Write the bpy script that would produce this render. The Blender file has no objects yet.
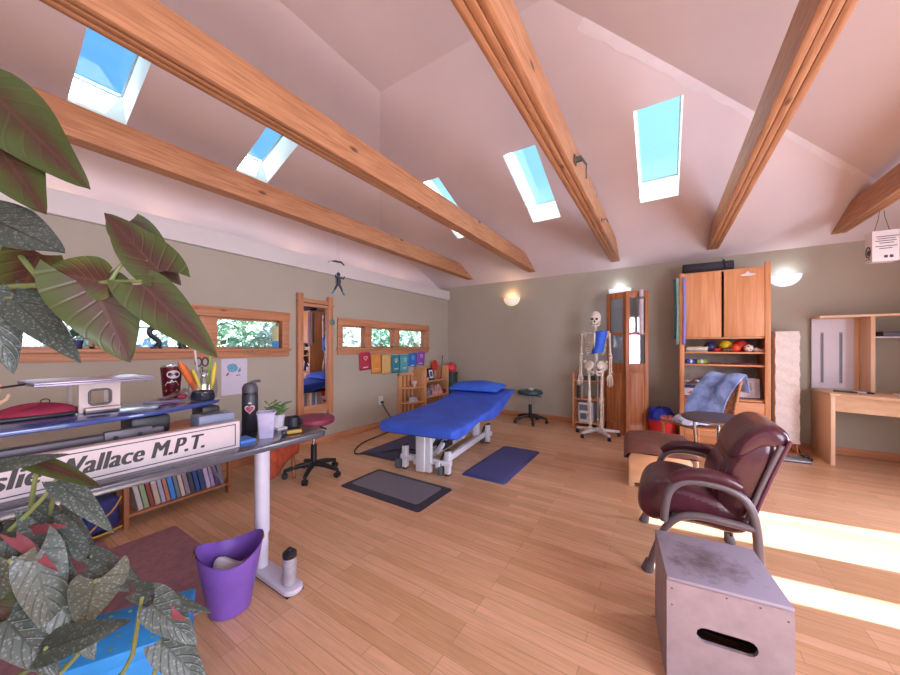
import bpy, bmesh, math, random
from mathutils import Vector, Matrix, Euler
from mathutils.geometry import tessellate_polygon
R = math.radians
PI = math.pi
random.seed(7)
S = bpy.context.scene
COL = S.collection

# ------------------------------------------------------------------ camera, sky, sun, exposure
YAW = math.atan2(213, 331)
cam_d = bpy.data.cameras.new('camera')
cam = bpy.data.objects.new('camera', cam_d)
COL.objects.link(cam)
cam.location = (0, 0, 1.25)
cam.rotation_euler = (R(90), 0, YAW)
cam_d.sensor_width = 36
cam_d.lens = 36 * 331 / 900
cam_d.shift_y = 9.5 / 900
cam_d.clip_start = 0.05
S.camera = cam
S.view_settings.view_transform = 'Standard'
S.view_settings.look = 'None'
S.view_settings.exposure = 1.0
S.view_settings.gamma = 1
S.view_settings.use_curve_mapping = False

SUN_DIR = Vector((-1, -0.125, -0.71)).normalized()      # the way the light travels
w = bpy.data.worlds.new('sky'); S.world = w; w.use_nodes = True
nt = w.node_tree; nt.nodes.clear()
out = nt.nodes.new('ShaderNodeOutputWorld'); bg = nt.nodes.new('ShaderNodeBackground')
tc = nt.nodes.new('ShaderNodeTexCoord'); sep = nt.nodes.new('ShaderNodeSeparateXYZ')
dotn = nt.nodes.new('ShaderNodeVectorMath'); dotn.operation = 'DOT_PRODUCT'; dotn.inputs[1].default_value = -SUN_DIR
rmp = nt.nodes.new('ShaderNodeValToRGB'); mr = nt.nodes.new('ShaderNodeMapRange'); mx = nt.nodes.new('ShaderNodeMixRGB'); hz = nt.nodes.new('ShaderNodeMapRange')
nt.links.new(tc.outputs['Generated'], sep.inputs[0]); nt.links.new(tc.outputs['Generated'], dotn.inputs[0])
mr.inputs[1].default_value = -0.45; mr.inputs[2].default_value = 0.6; nt.links.new(dotn.outputs['Value'], mr.inputs[0]); nt.links.new(mr.outputs[0], rmp.inputs[0])
rmp.color_ramp.elements[0].color = (0.07, 0.225, 0.52, 1); rmp.color_ramp.elements[1].color = (0.30, 0.55, 0.56, 1)      # deeper blue away from the sun
hz.inputs[1].default_value = 0.05; hz.inputs[2].default_value = 0.45; nt.links.new(sep.outputs['Z'], hz.inputs[0])
nt.links.new(hz.outputs[0], mx.inputs[0]); mx.inputs[1].default_value = (0.55, 0.68, 0.80, 1); nt.links.new(rmp.outputs[0], mx.inputs[2])
nt.links.new(mx.outputs[0], bg.inputs[0]); bg.inputs[1].default_value = 1.1
nt.links.new(bg.outputs[0], out.inputs[0])

def light(name, kind, loc, energy, color, direction=None, size=None, size_y=None, radius=None):
    d = bpy.data.lights.new(name, kind); d.energy = energy; d.color = color
    if kind == 'AREA':
        d.shape = 'RECTANGLE'; d.size = size; d.size_y = size_y or size
    elif radius is not None:
        d.shadow_soft_size = radius
    o = bpy.data.objects.new(name, d); COL.objects.link(o); o.location = loc
    if direction is not None:
        o.rotation_euler = Vector(direction).to_track_quat('-Z', 'Y').to_euler()
    return o
sun = light('sun', 'SUN', (8, 3, 8), 15.0, (1.0, 0.92, 0.88), SUN_DIR)
sun.data.angle = R(0.6)
# area lamps added at the unseen openings to boost the daylight
DAY = (0.90, 0.86, 1.0)
light('daylight_fill_front', 'AREA', (0.5, -2.62, 1.6), 5, DAY, (0, 1, 0.05), 2.2, 1.5)
light('daylight_fill_right', 'AREA', (2.66, -0.125, 1.5), 100, DAY, (-1, 0.15, 0.1), 2.6, 1.4)
light('daylight_fill_door', 'AREA', (2.70, 3.365, 1.15), 40, DAY, (-1, 0, 0.1), 0.55, 1.6)

# ------------------------------------------------------------------ helpers
def lin(c):
    return c / 12.92 if c <= 0.04045 else ((c + 0.055) / 1.055) ** 2.4
def hx(s):
    s = s.lstrip('#')
    return tuple(lin(int(s[i:i + 2], 16) / 255) for i in (0, 2, 4)) + (1,)

def at(px, py, depth):
    """the point seen at a pixel of the photograph, so many metres ahead of the camera"""
    s_, c_ = math.sin(YAW), math.cos(YAW)
    a = (px - 450) / 331; b = -(py - 347) / 331
    return Vector(((-s_ + a * c_) * depth, (c_ + a * s_) * depth, 1.25 + b * depth))

MATS = {}
def mat(name, color, rough=0.6, metal=0.0, var=0.06, scale=12.0, bump=0.0, bscale=60.0, spec=0.5, coat=0.0,
        emit=None, emit_s=0.0, alpha=1.0, trans=0.0, stretch=(1, 1, 1)):
    if name in MATS: return MATS[name]
    m = bpy.data.materials.new(name); m.use_nodes = True
    nt = m.node_tree; b = nt.nodes['Principled BSDF']
    c = hx(color) if isinstance(color, str) else color
    b.inputs['Roughness'].default_value = rough; b.inputs['Metallic'].default_value = metal
    b.inputs['Specular IOR Level'].default_value = spec
    b.inputs['Coat Weight'].default_value = coat; b.inputs['Coat Roughness'].default_value = 0.15
    b.inputs['Alpha'].default_value = alpha
    b.inputs['Transmission Weight'].default_value = trans
    tc = nt.nodes.new('ShaderNodeTexCoord'); mp = nt.nodes.new('ShaderNodeMapping')
    mp.inputs['Scale'].default_value = stretch
    nt.links.new(tc.outputs['Object'], mp.inputs[0])
    n = nt.nodes.new('ShaderNodeTexNoise'); n.inputs['Scale'].default_value = scale; n.inputs['Detail'].default_value = 4
    nt.links.new(mp.outputs[0], n.inputs['Vector'])
    r = nt.nodes.new('ShaderNodeValToRGB')
    r.color_ramp.elements[0].position = 0.3; r.color_ramp.elements[1].position = 0.7
    r.color_ramp.elements[0].color = tuple(max(0, x * (1 - var * 2)) for x in c[:3]) + (1,)
    r.color_ramp.elements[1].color = tuple(min(1, x * (1 + var * 2)) for x in c[:3]) + (1,)
    nt.links.new(n.outputs['Fac'], r.inputs[0]); nt.links.new(r.outputs[0], b.inputs['Base Color'])
    if bump:
        n2 = nt.nodes.new('ShaderNodeTexNoise'); n2.inputs['Scale'].default_value = bscale; n2.inputs['Detail'].default_value = 3
        nt.links.new(mp.outputs[0], n2.inputs['Vector'])
        bp = nt.nodes.new('ShaderNodeBump'); bp.inputs['Strength'].default_value = bump; bp.inputs['Distance'].default_value = 0.01
        nt.links.new(n2.outputs['Fac'], bp.inputs['Height']); nt.links.new(bp.outputs[0], b.inputs['Normal'])
    if emit:
        b.inputs['Emission Color'].default_value = hx(emit); b.inputs['Emission Strength'].default_value = emit_s
    MATS[name] = m
    return m

def wood(name, c1, c2, axis='x', rough=0.45, scale=9.0, coat=0.0, knots=True):
    if name in MATS: return MATS[name]
    m = bpy.data.materials.new(name); m.use_nodes = True
    nt = m.node_tree; b = nt.nodes['Principled BSDF']
    b.inputs['Roughness'].default_value = rough; b.inputs['Coat Weight'].default_value = coat
    tc = nt.nodes.new('ShaderNodeTexCoord'); mp = nt.nodes.new('ShaderNodeMapping')
    st = {'x': (0.06, 1, 1), 'y': (1, 0.06, 1), 'z': (1, 1, 0.06)}[axis]
    mp.inputs['Scale'].default_value = st
    nt.links.new(tc.outputs['Object'], mp.inputs[0])
    n = nt.nodes.new('ShaderNodeTexNoise'); n.inputs['Scale'].default_value = scale * 4; n.inputs['Detail'].default_value = 6
    n.inputs['Distortion'].default_value = 0.6
    nt.links.new(mp.outputs[0], n.inputs['Vector'])
    r = nt.nodes.new('ShaderNodeValToRGB')
    r.color_ramp.elements[0].position = 0.32; r.color_ramp.elements[0].color = hx(c2)
    r.color_ramp.elements[1].position = 0.62; r.color_ramp.elements[1].color = hx(c1)
    nt.links.new(n.outputs['Fac'], r.inputs[0])
    last = r.outputs[0]
    if knots:
        mp2 = nt.nodes.new('ShaderNodeMapping')
        mp2.inputs['Scale'].default_value = {'x': (0.4, 1, 1), 'y': (1, 0.4, 1), 'z': (1, 1, 0.4)}[axis]
        nt.links.new(tc.outputs['Object'], mp2.inputs[0])
        v = nt.nodes.new('ShaderNodeTexVoronoi'); v.inputs['Scale'].default_value = 5.0
        nt.links.new(mp2.outputs[0], v.inputs['Vector'])
        r2 = nt.nodes.new('ShaderNodeValToRGB')
        r2.color_ramp.elements[0].position = 0.04; r2.color_ramp.elements[0].color = (1, 1, 1, 1)
        r2.color_ramp.elements[1].position = 0.10; r2.color_ramp.elements[1].color = (0, 0, 0, 1)
        nt.links.new(v.outputs['Distance'], r2.inputs[0])
        mx = nt.nodes.new('ShaderNodeMixRGB'); mx.inputs[2].default_value = tuple(x * 0.35 for x in hx(c2)[:3]) + (1,)
        nt.links.new(r2.outputs[0], mx.inputs[0]); nt.links.new(last, mx.inputs[1]); last = mx.outputs[0]
    nt.links.new(last, b.inputs['Base Color'])
    bp = nt.nodes.new('ShaderNodeBump'); bp.inputs['Strength'].default_value = 0.08; bp.inputs['Distance'].default_value = 0.004
    nt.links.new(n.outputs['Fac'], bp.inputs['Height']); nt.links.new(bp.outputs[0], b.inputs['Normal'])
    MATS[name] = m
    return m

def glass_mat(name, tint=(1, 1, 1, 1), gloss=0.08, rough=0.02):
    if name in MATS: return MATS[name]
    m = bpy.data.materials.new(name); m.use_nodes = True
    nt = m.node_tree; nt.nodes.clear()
    o = nt.nodes.new('ShaderNodeOutputMaterial'); mx = nt.nodes.new('ShaderNodeMixShader')
    t = nt.nodes.new('ShaderNodeBsdfTransparent'); t.inputs[0].default_value = tint
    g = nt.nodes.new('ShaderNodeBsdfGlossy'); g.inputs['Roughness'].default_value = rough
    mx.inputs[0].default_value = gloss
    nt.links.new(t.outputs[0], mx.inputs[1]); nt.links.new(g.outputs[0], mx.inputs[2]); nt.links.new(mx.outputs[0], o.inputs[0])
    MATS[name] = m
    return m

class M:
    """collects shapes, then links them as one mesh object"""
    def __init__(self): self.bm = bmesh.new()
    def _merge(self, b2, mtx=None):
        if mtx is not None: bmesh.ops.transform(b2, matrix=mtx, verts=b2.verts)
        me = bpy.data.meshes.new('tmp'); b2.to_mesh(me); b2.free(); self.bm.from_mesh(me); bpy.data.meshes.remove(me)
        return self
    def box(self, c, s, rot=(0, 0, 0), bev=0.0, seg=2):
        b = bmesh.new(); bmesh.ops.create_cube(b, size=1)
        bmesh.ops.scale(b, vec=s, verts=b.verts)
        if bev > 0:
            bmesh.ops.bevel(b, geom=b.edges[:], offset=min(bev, min(s) * 0.49), segments=seg, profile=0.5, affect='EDGES')
        return self._merge(b, Matrix.Translation(c) @ Euler(rot).to_matrix().to_4x4())
    def bb(self, lo, hi, bev=0.0, seg=2):
        lo = Vector(lo); hi = Vector(hi)
        return self.box((lo + hi) / 2, hi - lo, bev=bev, seg=seg)
    def beam(self, p0, p1, wd, ht, bev=0.0):
        p0 = Vector(p0); p1 = Vector(p1); d = p1 - p0
        b = bmesh.new(); bmesh.ops.create_cube(b, size=1); bmesh.ops.scale(b, vec=(wd, ht, d.length), verts=b.verts)
        if bev: bmesh.ops.bevel(b, geom=b.edges[:], offset=bev, segments=2, profile=0.5, affect='EDGES')
        return self._merge(b, Matrix.Translation((p0 + p1) / 2) @ d.to_track_quat('Z', 'Y').to_matrix().to_4x4())
    def cyl(self, p0, p1, r0, r1=None, n=20):
        r1 = r0 if r1 is None else r1
        p0 = Vector(p0); p1 = Vector(p1); d = p1 - p0
        b = bmesh.new()
        bmesh.ops.create_cone(b, cap_ends=True, cap_tris=False, segments=n, radius1=r0, radius2=r1, depth=d.length)
        return self._merge(b, Matrix.Translation((p0 + p1) / 2) @ d.to_track_quat('Z', 'Y').to_matrix().to_4x4())
    def sphere(self, c, r, u=20, v=12, rot=(0, 0, 0)):
        b = bmesh.new(); bmesh.ops.create_uvsphere(b, u_segments=u, v_segments=v, radius=1)
        r = (r, r, r) if isinstance(r, (int, float)) else r
        bmesh.ops.scale(b, vec=r, verts=b.verts)
        return self._merge(b, Matrix.Translation(c) @ Euler(rot).to_matrix().to_4x4())
    def tube(self, pts, r, n=10, closed=False, smooth=0, flat=1.0):
        pts = [Vector(p) for p in pts]
        rr = list(r) if isinstance(r, (list, tuple)) else [r] * len(pts)
        for _ in range(smooth):
            q = []; qr = []; N = len(pts)
            rng = range(N if closed else N - 1)
            if not closed: q.append(pts[0]); qr.append(rr[0])
            for i in rng:
                a, b2 = pts[i], pts[(i + 1) % N]; ra, rb = rr[i], rr[(i + 1) % N]
                q += [a * .75 + b2 * .25, a * .25 + b2 * .75]; qr += [ra * .75 + rb * .25, ra * .25 + rb * .75]
            if not closed: q.append(pts[-1]); qr.append(rr[-1])
            pts, rr = q, qr
        bm = self.bm; N = len(pts); rings = []
        up = None
        for i, p in enumerate(pts):
            if closed: t = (pts[(i + 1) % N] - pts[i - 1]).normalized()
            else: t = (pts[min(i + 1, N - 1)] - pts[max(i - 1, 0)]).normalized()
            if up is None:
                up = Vector((0, 0, 1)) if abs(t.z) < 0.9 else Vector((0, 1, 0))
            u = (up - t * up.dot(t))
            if u.length < 1e-5: u = t.orthogonal()
            u.normalize(); v = t.cross(u); up = u
            rings.append([bm.verts.new(p + (u * math.cos(2 * PI * k / n) * flat + v * math.sin(2 * PI * k / n)) * rr[i]) for k in range(n)])
        for i in range(N if closed else N - 1):
            a, b2 = rings[i], rings[(i + 1) % N]
            for k in range(n):
                try: bm.faces.new((a[k], a[(k + 1) % n], b2[(k + 1) % n], b2[k]))
                except ValueError: pass
        if not closed:
            bm.faces.new(rings[0][::-1]); bm.faces.new(rings[-1])
        return self
    def lathe(self, prof, c=(0, 0, 0), n=28, sx=1.0, sy=1.0):
        bm = self.bm; c = Vector(c); rings = []
        for r, z in prof:
            if r < 1e-5: rings.append([bm.verts.new(c + Vector((0, 0, z)))])
            else: rings.append([bm.verts.new(c + Vector((r * sx * math.cos(2 * PI * k / n), r * sy * math.sin(2 * PI * k / n), z))) for k in range(n)])
        for a, b2 in zip(rings, rings[1:]):
            for k in range(n):
                k2 = (k + 1) % n
                if len(a) == 1 and len(b2) == 1: continue
                if len(a) == 1: bm.faces.new((a[0], b2[k2], b2[k]))
                elif len(b2) == 1: bm.faces.new((a[k], a[k2], b2[0]))
                else: bm.faces.new((a[k], a[k2], b2[k2], b2[k]))
        return self
    def prism(self, poly, axis, d0, d1, bev=0.0):
        """poly of 2d points extruded along axis from d0 to d1"""
        def P(a, b2, d): return {'x': Vector((d, a, b2)), 'y': Vector((a, d, b2)), 'z': Vector((a, b2, d))}[axis]
        b = bmesh.new()
        lo = [b.verts.new(P(x, y, d0)) for x, y in poly]; hi = [b.verts.new(P(x, y, d1)) for x, y in poly]
        N = len(poly)
        b.faces.new(lo); b.faces.new(hi[::-1])
        for i in range(N): b.faces.new((lo[i], hi[i], hi[(i + 1) % N], lo[(i + 1) % N]))
        bmesh.ops.recalc_face_normals(b, faces=b.faces)
        if bev: bmesh.ops.bevel(b, geom=b.edges[:], offset=bev, segments=2, profile=0.5, affect='EDGES')
        return self._merge(b)
    def grid(self, f, nu, nv, closeu=False, closev=False):
        bm = self.bm
        vs = [[bm.verts.new(Vector(f(i / (nu if closeu else nu - 1), j / (nv if closev else nv - 1)))) for j in range(nv)] for i in range(nu)]
        for i in range(nu if closeu else nu - 1):
            for j in range(nv if closev else nv - 1):
                bm.faces.new((vs[i][j], vs[(i + 1) % nu][j], vs[(i + 1) % nu][(j + 1) % nv], vs[i][(j + 1) % nv]))
        return self
    def poly(self, pts, holes=()):
        """flat polygon in space with holes"""
        loops = [[Vector(p) for p in pts]] + [[Vector(p) for p in h] for h in holes]
        allp = [p for l in loops for p in l]
        vs = [self.bm.verts.new(p) for p in allp]
        for t in tessellate_polygon(loops):
            try: self.bm.faces.new([vs[i] for i in t])
            except ValueError: pass
        return self
    def build(self, name, material, parent=None, smooth=True, fix=True, solid=0.0, sub=0):
        if fix: bmesh.ops.recalc_face_normals(self.bm, faces=self.bm.faces)
        me = bpy.data.meshes.new(name); self.bm.to_mesh(me); self.bm.free()
        if smooth:
            for p in me.polygons: p.use_smooth = True
            me.set_sharp_from_angle(angle=R(38))
        me.materials.append(material)
        o = bpy.data.objects.new(name, me); COL.objects.link(o)
        if parent is not None: o.parent = parent
        if solid:
            md = o.modifiers.new('thickness', 'SOLIDIFY'); md.thickness = solid; md.offset = 0
        if sub:
            md = o.modifiers.new('smooth', 'SUBSURF'); md.levels = sub; md.render_levels = sub
        return o

def tag(o, label=None, cat=None, group=None, kind=None):
    if label: o['label'] = label
    if cat: o['category'] = cat
    if group: o['group'] = group
    if kind: o['kind'] = kind
    return o
def thing(name, label, cat, loc=(0, 0, 0), rz=0.0, group=None):
    o = bpy.data.objects.new(name, None); COL.objects.link(o)
    o.empty_display_size = 0.05
    o.location = loc; o.rotation_euler = (0, 0, rz)
    return tag(o, label, cat, group)
def struct(o): return tag(o, kind='structure')
def root_struct(name, loc=(0, 0, 0)):
    o = bpy.data.objects.new(name, None); COL.objects.link(o); o.location = loc; o.empty_display_size = 0.05
    return struct(o)
def dup(root, loc, rz=None, label=None):
    r = root.copy(); COL.objects.link(r); r.location = loc
    if rz is not None: r.rotation_euler = (0, 0, rz)
    if label: r['label'] = label
    for ch in list(root.children):
        c = ch.copy(); COL.objects.link(c); c.parent = r
        for g in list(ch.children):
            d = g.copy(); COL.objects.link(d); d.parent = c
    return r
def text(body, size, material, name, parent, mtx, bold=0.0, shear=0.0, depth=0.001, width=None, heavy=0.0):
    cu = bpy.data.curves.new('lettering', 'FONT'); cu.body = body; cu.size = size; cu.offset = bold; cu.shear = shear; cu.extrude = depth; cu.space_character = 1.05
    ob = bpy.data.objects.new('lettering', cu); COL.objects.link(ob)
    bpy.context.view_layer.update()
    me = bpy.data.meshes.new_from_object(ob.evaluated_get(bpy.context.evaluated_depsgraph_get()))
    bpy.data.objects.remove(ob); bpy.data.curves.remove(cu)
    xs = [v.co.x for v in me.vertices]
    k = (width / (max(xs) - min(xs))) if width else 1.0
    me.transform(Matrix.Diagonal((k, 1, 1, 1)))
    if heavy:
        b = bmesh.new()
        for j in range(4):
            c = me.copy(); c.transform(Matrix.Translation((heavy * (j / 3 - .5), 0, 0.00005 * j))); b.from_mesh(c); bpy.data.meshes.remove(c)
        b.to_mesh(me); b.free()
    me.transform(mtx)
    me.materials.clear(); me.materials.append(material)
    o = bpy.data.objects.new(name, me); COL.objects.link(o); o.parent = parent
    return o
# ------------------------------------------------------------------ materials of the shell
FIR = wood('fir', '#c98b64', '#b0754f', 'y', 0.5)
FIRX = wood('fir_across', '#c98b64', '#b0754f', 'x', 0.5)
FIRZ = wood('fir_upright', '#c98b64', '#b0754f', 'z', 0.45)
BEAM = wood('beam_fir', '#bf8860', '#a36d49', 'y', 0.6, scale=16)
WALL = mat('wall_paint', '#b0a898', 0.85, var=0.012, scale=3, bump=0.03, bscale=180)
WHITE_WALL = mat('ceiling_paint', '#e0d1d3', 0.9, var=0.015, scale=2, bump=0.02, bscale=150)
MUD = mat('joint_compound', '#e6dcdf', 0.9, var=0.02, scale=6)
COVE = mat('cove_paint', '#d9d2d0', 0.7, var=0.01)
WELL = mat('skylight_well_paint', '#eef1f2', 0.8, var=0.01)
GREYMETAL = mat('grey_metal', '#6f7276', 0.4, 0.8)
PANE = glass_mat('pane_glass', (0.93, 0.97, 1, 1), 0.06)
SKYPANE = glass_mat('skylight_glass', (0.84, 0.97, 1.0, 1), 0.04)

def floor_material():
    m = bpy.data.materials.new('strip_floor'); m.use_nodes = True
    nt = m.node_tree; b = nt.nodes['Principled BSDF']
    tc = nt.nodes.new('ShaderNodeTexCoord')
    br = nt.nodes.new('ShaderNodeTexBrick'); br.offset = 0.37; br.offset_frequency = 3
    nt.links.new(tc.outputs['Object'], br.inputs['Vector'])
    br.inputs['Scale'].default_value = 1; br.inputs['Brick Width'].default_value = 0.75; br.inputs['Row Height'].default_value = 0.062
    br.inputs['Mortar Size'].default_value = 0.0014; br.inputs['Mortar Smooth'].default_value = 0.3; br.inputs['Bias'].default_value = 0.0
    br.inputs['Color1'].default_value = hx('#e6b693'); br.inputs['Color2'].default_value = hx('#d1a177'); br.inputs['Mortar'].default_value = hx('#ad8768')
    mp = nt.nodes.new('ShaderNodeMapping'); mp.inputs['Scale'].default_value = (1.2, 22, 1)
    nt.links.new(tc.outputs['Object'], mp.inputs[0])
    n = nt.nodes.new('ShaderNodeTexNoise'); n.inputs['Scale'].default_value = 4; n.inputs['Detail'].default_value = 6
    nt.links.new(mp.outputs[0], n.inputs['Vector'])
    r = nt.nodes.new('ShaderNodeValToRGB')
    r.color_ramp.elements[0].position = 0.3; r.color_ramp.elements[0].color = (0.84, 0.82, 0.80, 1)
    r.color_ramp.elements[1].position = 0.7; r.color_ramp.elements[1].color = (1.06, 1.06, 1.06, 1)
    nt.links.new(n.outputs['Fac'], r.inputs[0])
    mx = nt.nodes.new('ShaderNodeMixRGB'); mx.blend_type = 'MULTIPLY'; mx.inputs[0].default_value = 1
    nt.links.new(br.outputs['Color'], mx.inputs[1]); nt.links.new(r.outputs[0], mx.inputs[2])
    nt.links.new(mx.outputs[0], b.inputs['Base Color'])
    b.inputs['Roughness'].default_value = 0.32; b.inputs['Specular IOR Level'].default_value = 0.45
    return m

# ------------------------------------------------------------------ the room
LX, UX, BY, RX, FY = -3.72, -3.92, 5.70, 2.60, -2.71
ZW = 2.46; PITCH = 0.4; ZF = 3.784; YF = 2.39; YF2 = 0.60
def zback(y): return ZW + PITCH * (BY - y)
def zleft(x): return ZW + PITCH * (x + 5.67)
def zright(x): return ZW + PITCH * (RX - x)
def zfront(y): return ZW + PITCH * (y - FY)
FXL, FXR = -5.67 + 3.31, RX - 3.31

struct(M().poly([(UX - .02, FY, 0), (RX, FY, 0), (RX, BY, 0), (UX - .02, BY, 0)]).build('floor', floor_material(), smooth=False))

def rect_x(x, y0, y1, z0, z1): return [(x, y0, z0), (x, y1, z0), (x, y1, z1), (x, y0, z1)]
def rect_y(y, x0, x1, z0, z1): return [(x0, y, z0), (x1, y, z0), (x1, y, z1), (x0, y, z1)]
W1 = [(-0.02, 0.67), (0.80, 1.36), (1.51, 2.17)]; W2 = [(3.03, 3.46), (3.58, 4.09), (4.21, 4.93)]
ZA, ZB = 1.235, 1.55
w_ = M().poly(rect_x(LX, FY, BY, 0, 2.25), [rect_x(LX, -0.02, 2.17, ZA, ZB), rect_x(LX, 3.03, 4.93, ZA, ZB)])
w_.poly([(LX, FY, 2.25), (LX, BY, 2.25), (UX, BY, 2.25), (UX, FY, 2.25)])
struct(w_.build('wall_left', WALL, smooth=False))
struct(M().bb((LX, FY, 2.205), (LX + .05, BY, 2.385), bev=.006).build('trim_1', COVE))
struct(M().poly(rect_y(BY, UX, RX, 0, ZW)).build('wall_back', WALL, smooth=False))
struct(M().poly(rect_x(RX, FY, BY, 0, ZW), [rect_x(RX, 3.08, 3.65, .25, 1.97), rect_x(RX, 2.53, 2.74, .25, 1.97), rect_x(RX, -1.5, 1.25, .75, 2.2)]).build('wall_right', WALL, smooth=False))
struct(M().poly(rect_y(FY, UX, RX, 0, ZW), [rect_y(FY, -.7, 1.7, .8, 2.38)]).build('wall_front', WALL, smooth=False))

# skylight openings: x or y span across the slope, and the span up the slope
SKB = [(-2.72, -2.37, 3.41, 4.45), (-1.50, -1.13, 3.41, 4.45), (-0.225, 0.145, 3.41, 4.49)]
SKL = [(0.555, 0.89, -3.90, -2.87), (1.765, 2.10, -3.90, -2.87)]
c_ = M()
c_.poly([(UX, FY, 2.25), (UX, BY, 2.25), (UX, BY, ZW), (UX, 3.95, 3.16), (UX, -0.96, 3.16), (UX, FY, ZW)])
c_.poly([(UX, 3.95, zback(3.95)), (UX, BY, ZW), (RX, BY, ZW), (FXR, YF, ZF), (FXL, YF, ZF)],
        [[(a, y0, zback(y0)), (b, y0, zback(y0)), (b, y1, zback(y1)), (a, y1, zback(y1))] for a, b, y0, y1 in SKB])
c_.poly([(UX, 3.95, zleft(UX)), (FXL, YF, ZF), (FXL, YF2, ZF), (UX, -0.96, zleft(UX))],
        [[(x0, a, zleft(x0)), (x0, b, zleft(x0)), (x1, b, zleft(x1)), (x1, a, zleft(x1))] for a, b, x0, x1 in SKL])
c_.poly([(FXL, YF, ZF), (FXR, YF, ZF), (FXR, YF2, ZF), (FXL, YF2, ZF)])
c_.poly([(RX, BY, ZW), (FXR, YF, ZF), (FXR, YF2, ZF), (RX, FY, ZW)])
c_.poly([(UX, FY, ZW), (RX, FY, ZW), (FXR, YF2, ZF), (FXL, YF2, ZF), (UX, -0.96, 3.16)])
struct(c_.build('ceiling', WHITE_WALL, smooth=False))

# rough strips of joint compound along the hip and one seam
def strip(pts, wd, n_):
    m = M(); rs = random.Random(n_)
    pts = [Vector(p) for p in pts]; q = []
    for a, b in zip(pts, pts[1:]):
        k = 14
        q += [a.lerp(b, i / k) for i in range(k)]
    q.append(pts[-1]); up = Vector((0, PITCH, 1)).normalized()
    d = (pts[-1] - pts[0]).normalized(); s = d.cross(up).normalized(); vs = []
    for p in q:
        j = Vector((0, 0, -0.003))
        vs.append((m.bm.verts.new(p + s * wd * rs.uniform(.7, 1.2) + j), m.bm.verts.new(p - s * wd * rs.uniform(.7, 1.2) + j)))
    for a, b in zip(vs, vs[1:]): m.bm.faces.new((a[0], a[1], b[1], b[0]))
    return m
st = strip([(-0.52, 2.62, zback(2.62)), (0.69, 3.79, zback(3.79)), (1.54, 4.64, zback(4.64))], .05, 3)
st2 = strip([(0.42, 2.1, zright(.42)), (0.52, 2.6, zright(.52))], .05, 5)
struct(st.build('trim_2', MUD, smooth=False))

def skylight(idx, corners, nrm):
    """corners of the opening in the ceiling, in order; the well rises along nrm to the glass"""
    o = root_struct('window_%d' % idx)
    cs = [Vector(c) for c in corners]; top = [c + nrm * .30 for c in cs]
    m = M()
    for i in range(4): m.poly([cs[i], cs[(i + 1) % 4], top[(i + 1) % 4], top[i]])
    m.build('well', WELL, o, smooth=False)
    f = M(); mid = sum(top, Vector()) / 4
    for i in range(4):
        a, b = top[i], top[(i + 1) % 4]
        a = a + (mid - a).normalized() * .02; b = b + (mid - b).normalized() * .02
        f.beam(a - nrm * .01, b - nrm * .01, .016, .016)
    f.build('window_frame', mat('skylight_frame', '#8d9aa2', .5), o)
    M().poly(top).build('pane', SKYPANE, o, smooth=False)
    return o
nb = Vector((0, PITCH, 1)).normalized(); nl = Vector((-PITCH, 0, 1)).normalized()
k_ = 3
for a, b, y0, y1 in SKB:
    skylight(k_, [(a, y0, zback(y0)), (b, y0, zback(y0)), (b, y1, zback(y1)), (a, y1, zback(y1))], nb); k_ += 1
for a, b, x0, x1 in SKL:
    skylight(k_, [(x0, a, zleft(x0)), (x0, b, zleft(x0)), (x1, b, zleft(x1)), (x1, a, zleft(x1))], nl); k_ += 1

# ribbon windows on the left wall
def ribbon(idx, lights, lo, hi):
    o = root_struct('window_%d' % idx)
    D = .09
    f = M()
    y0, y1 = lights[0][0], lights[-1][1]
    f.bb((LX - .01, y0 - .085, ZB), (LX + .028, y1 + .09, ZB + .10), bev=.004)
    f.bb((LX - .01, y0 - .085, ZA), (LX + .022, y0, ZB), bev=.004)
    f.bb((LX - .01, y1, ZA), (LX + .022, y1 + .085, ZB), bev=.004)
    f.bb((LX - D, y0 - .02, ZB), (LX + .01, y1 + .02, ZB + .02)); f.bb((LX - D, y0 - .02, ZA), (LX, y0, ZB)); f.bb((LX - D, y1, ZA), (LX, y1 + .02, ZB))
    for (a, b), (c, d) in zip(lights, lights[1:]): f.bb((LX - D, b, ZA), (LX + .008, c, ZB), bev=.004)
    f.build('window_frame', FIR, o)
    s = M(); s.bb((LX - D, y0 - .10, ZA - .03), (LX + .045, y1 + .10, ZA), bev=.006); s.bb((LX - .01, y0 - .085, ZA - .095), (LX + .02, y1 + .085, ZA - .03), bev=.004)
    s.build('sill', FIR, o)
    for a, b in lights:
        p = M().bb((LX - D + .01, a, ZA), (LX - D + .016, b, ZB)).build('pane', PANE, o)
        g = M(); t = .018
        for q in (((a, ZA), (a + t, ZB)), ((b - t, ZA), (b, ZB)), ((a, ZA), (b, ZA + t)), ((a, ZB - t), (b, ZB))):
            g.bb((LX - D, q[0][0], q[0][1]), (LX - D + .03, q[1][0], q[1][1]))
        g.build('sash', FIRZ, p)
    return o
ribbon(1, W1, 0, 0); ribbon(2, W2, 0, 0)

# openings nobody sees from the photograph: a glazed door, its side light, two windows added for fill light
def glazed(name, c, s, axis):
    o = root_struct(name); f = M(); t = .05
    x, y, z = c; a, h = s
    for du, dz, su, sz in ((-a / 2, 0, t, h + t), (a / 2, 0, t, h + t), (0, -h / 2, a, t), (0, h / 2, a, t)):
        if axis == 'x': f.box((x + .03, y + du, z + dz), (.06, su, sz), bev=.004)
        else: f.box((x + du, y - .03, z + dz), (su, .06, sz), bev=.004)
    f.build('window_frame', FIRZ, o)
    p = M()
    if axis == 'x': p.box((x + .04, y, z), (.006, a, h))
    else: p.box((x, y - .04, z), (a, .006, h))
    p.build('pane', PANE, o)
    return o
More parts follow.
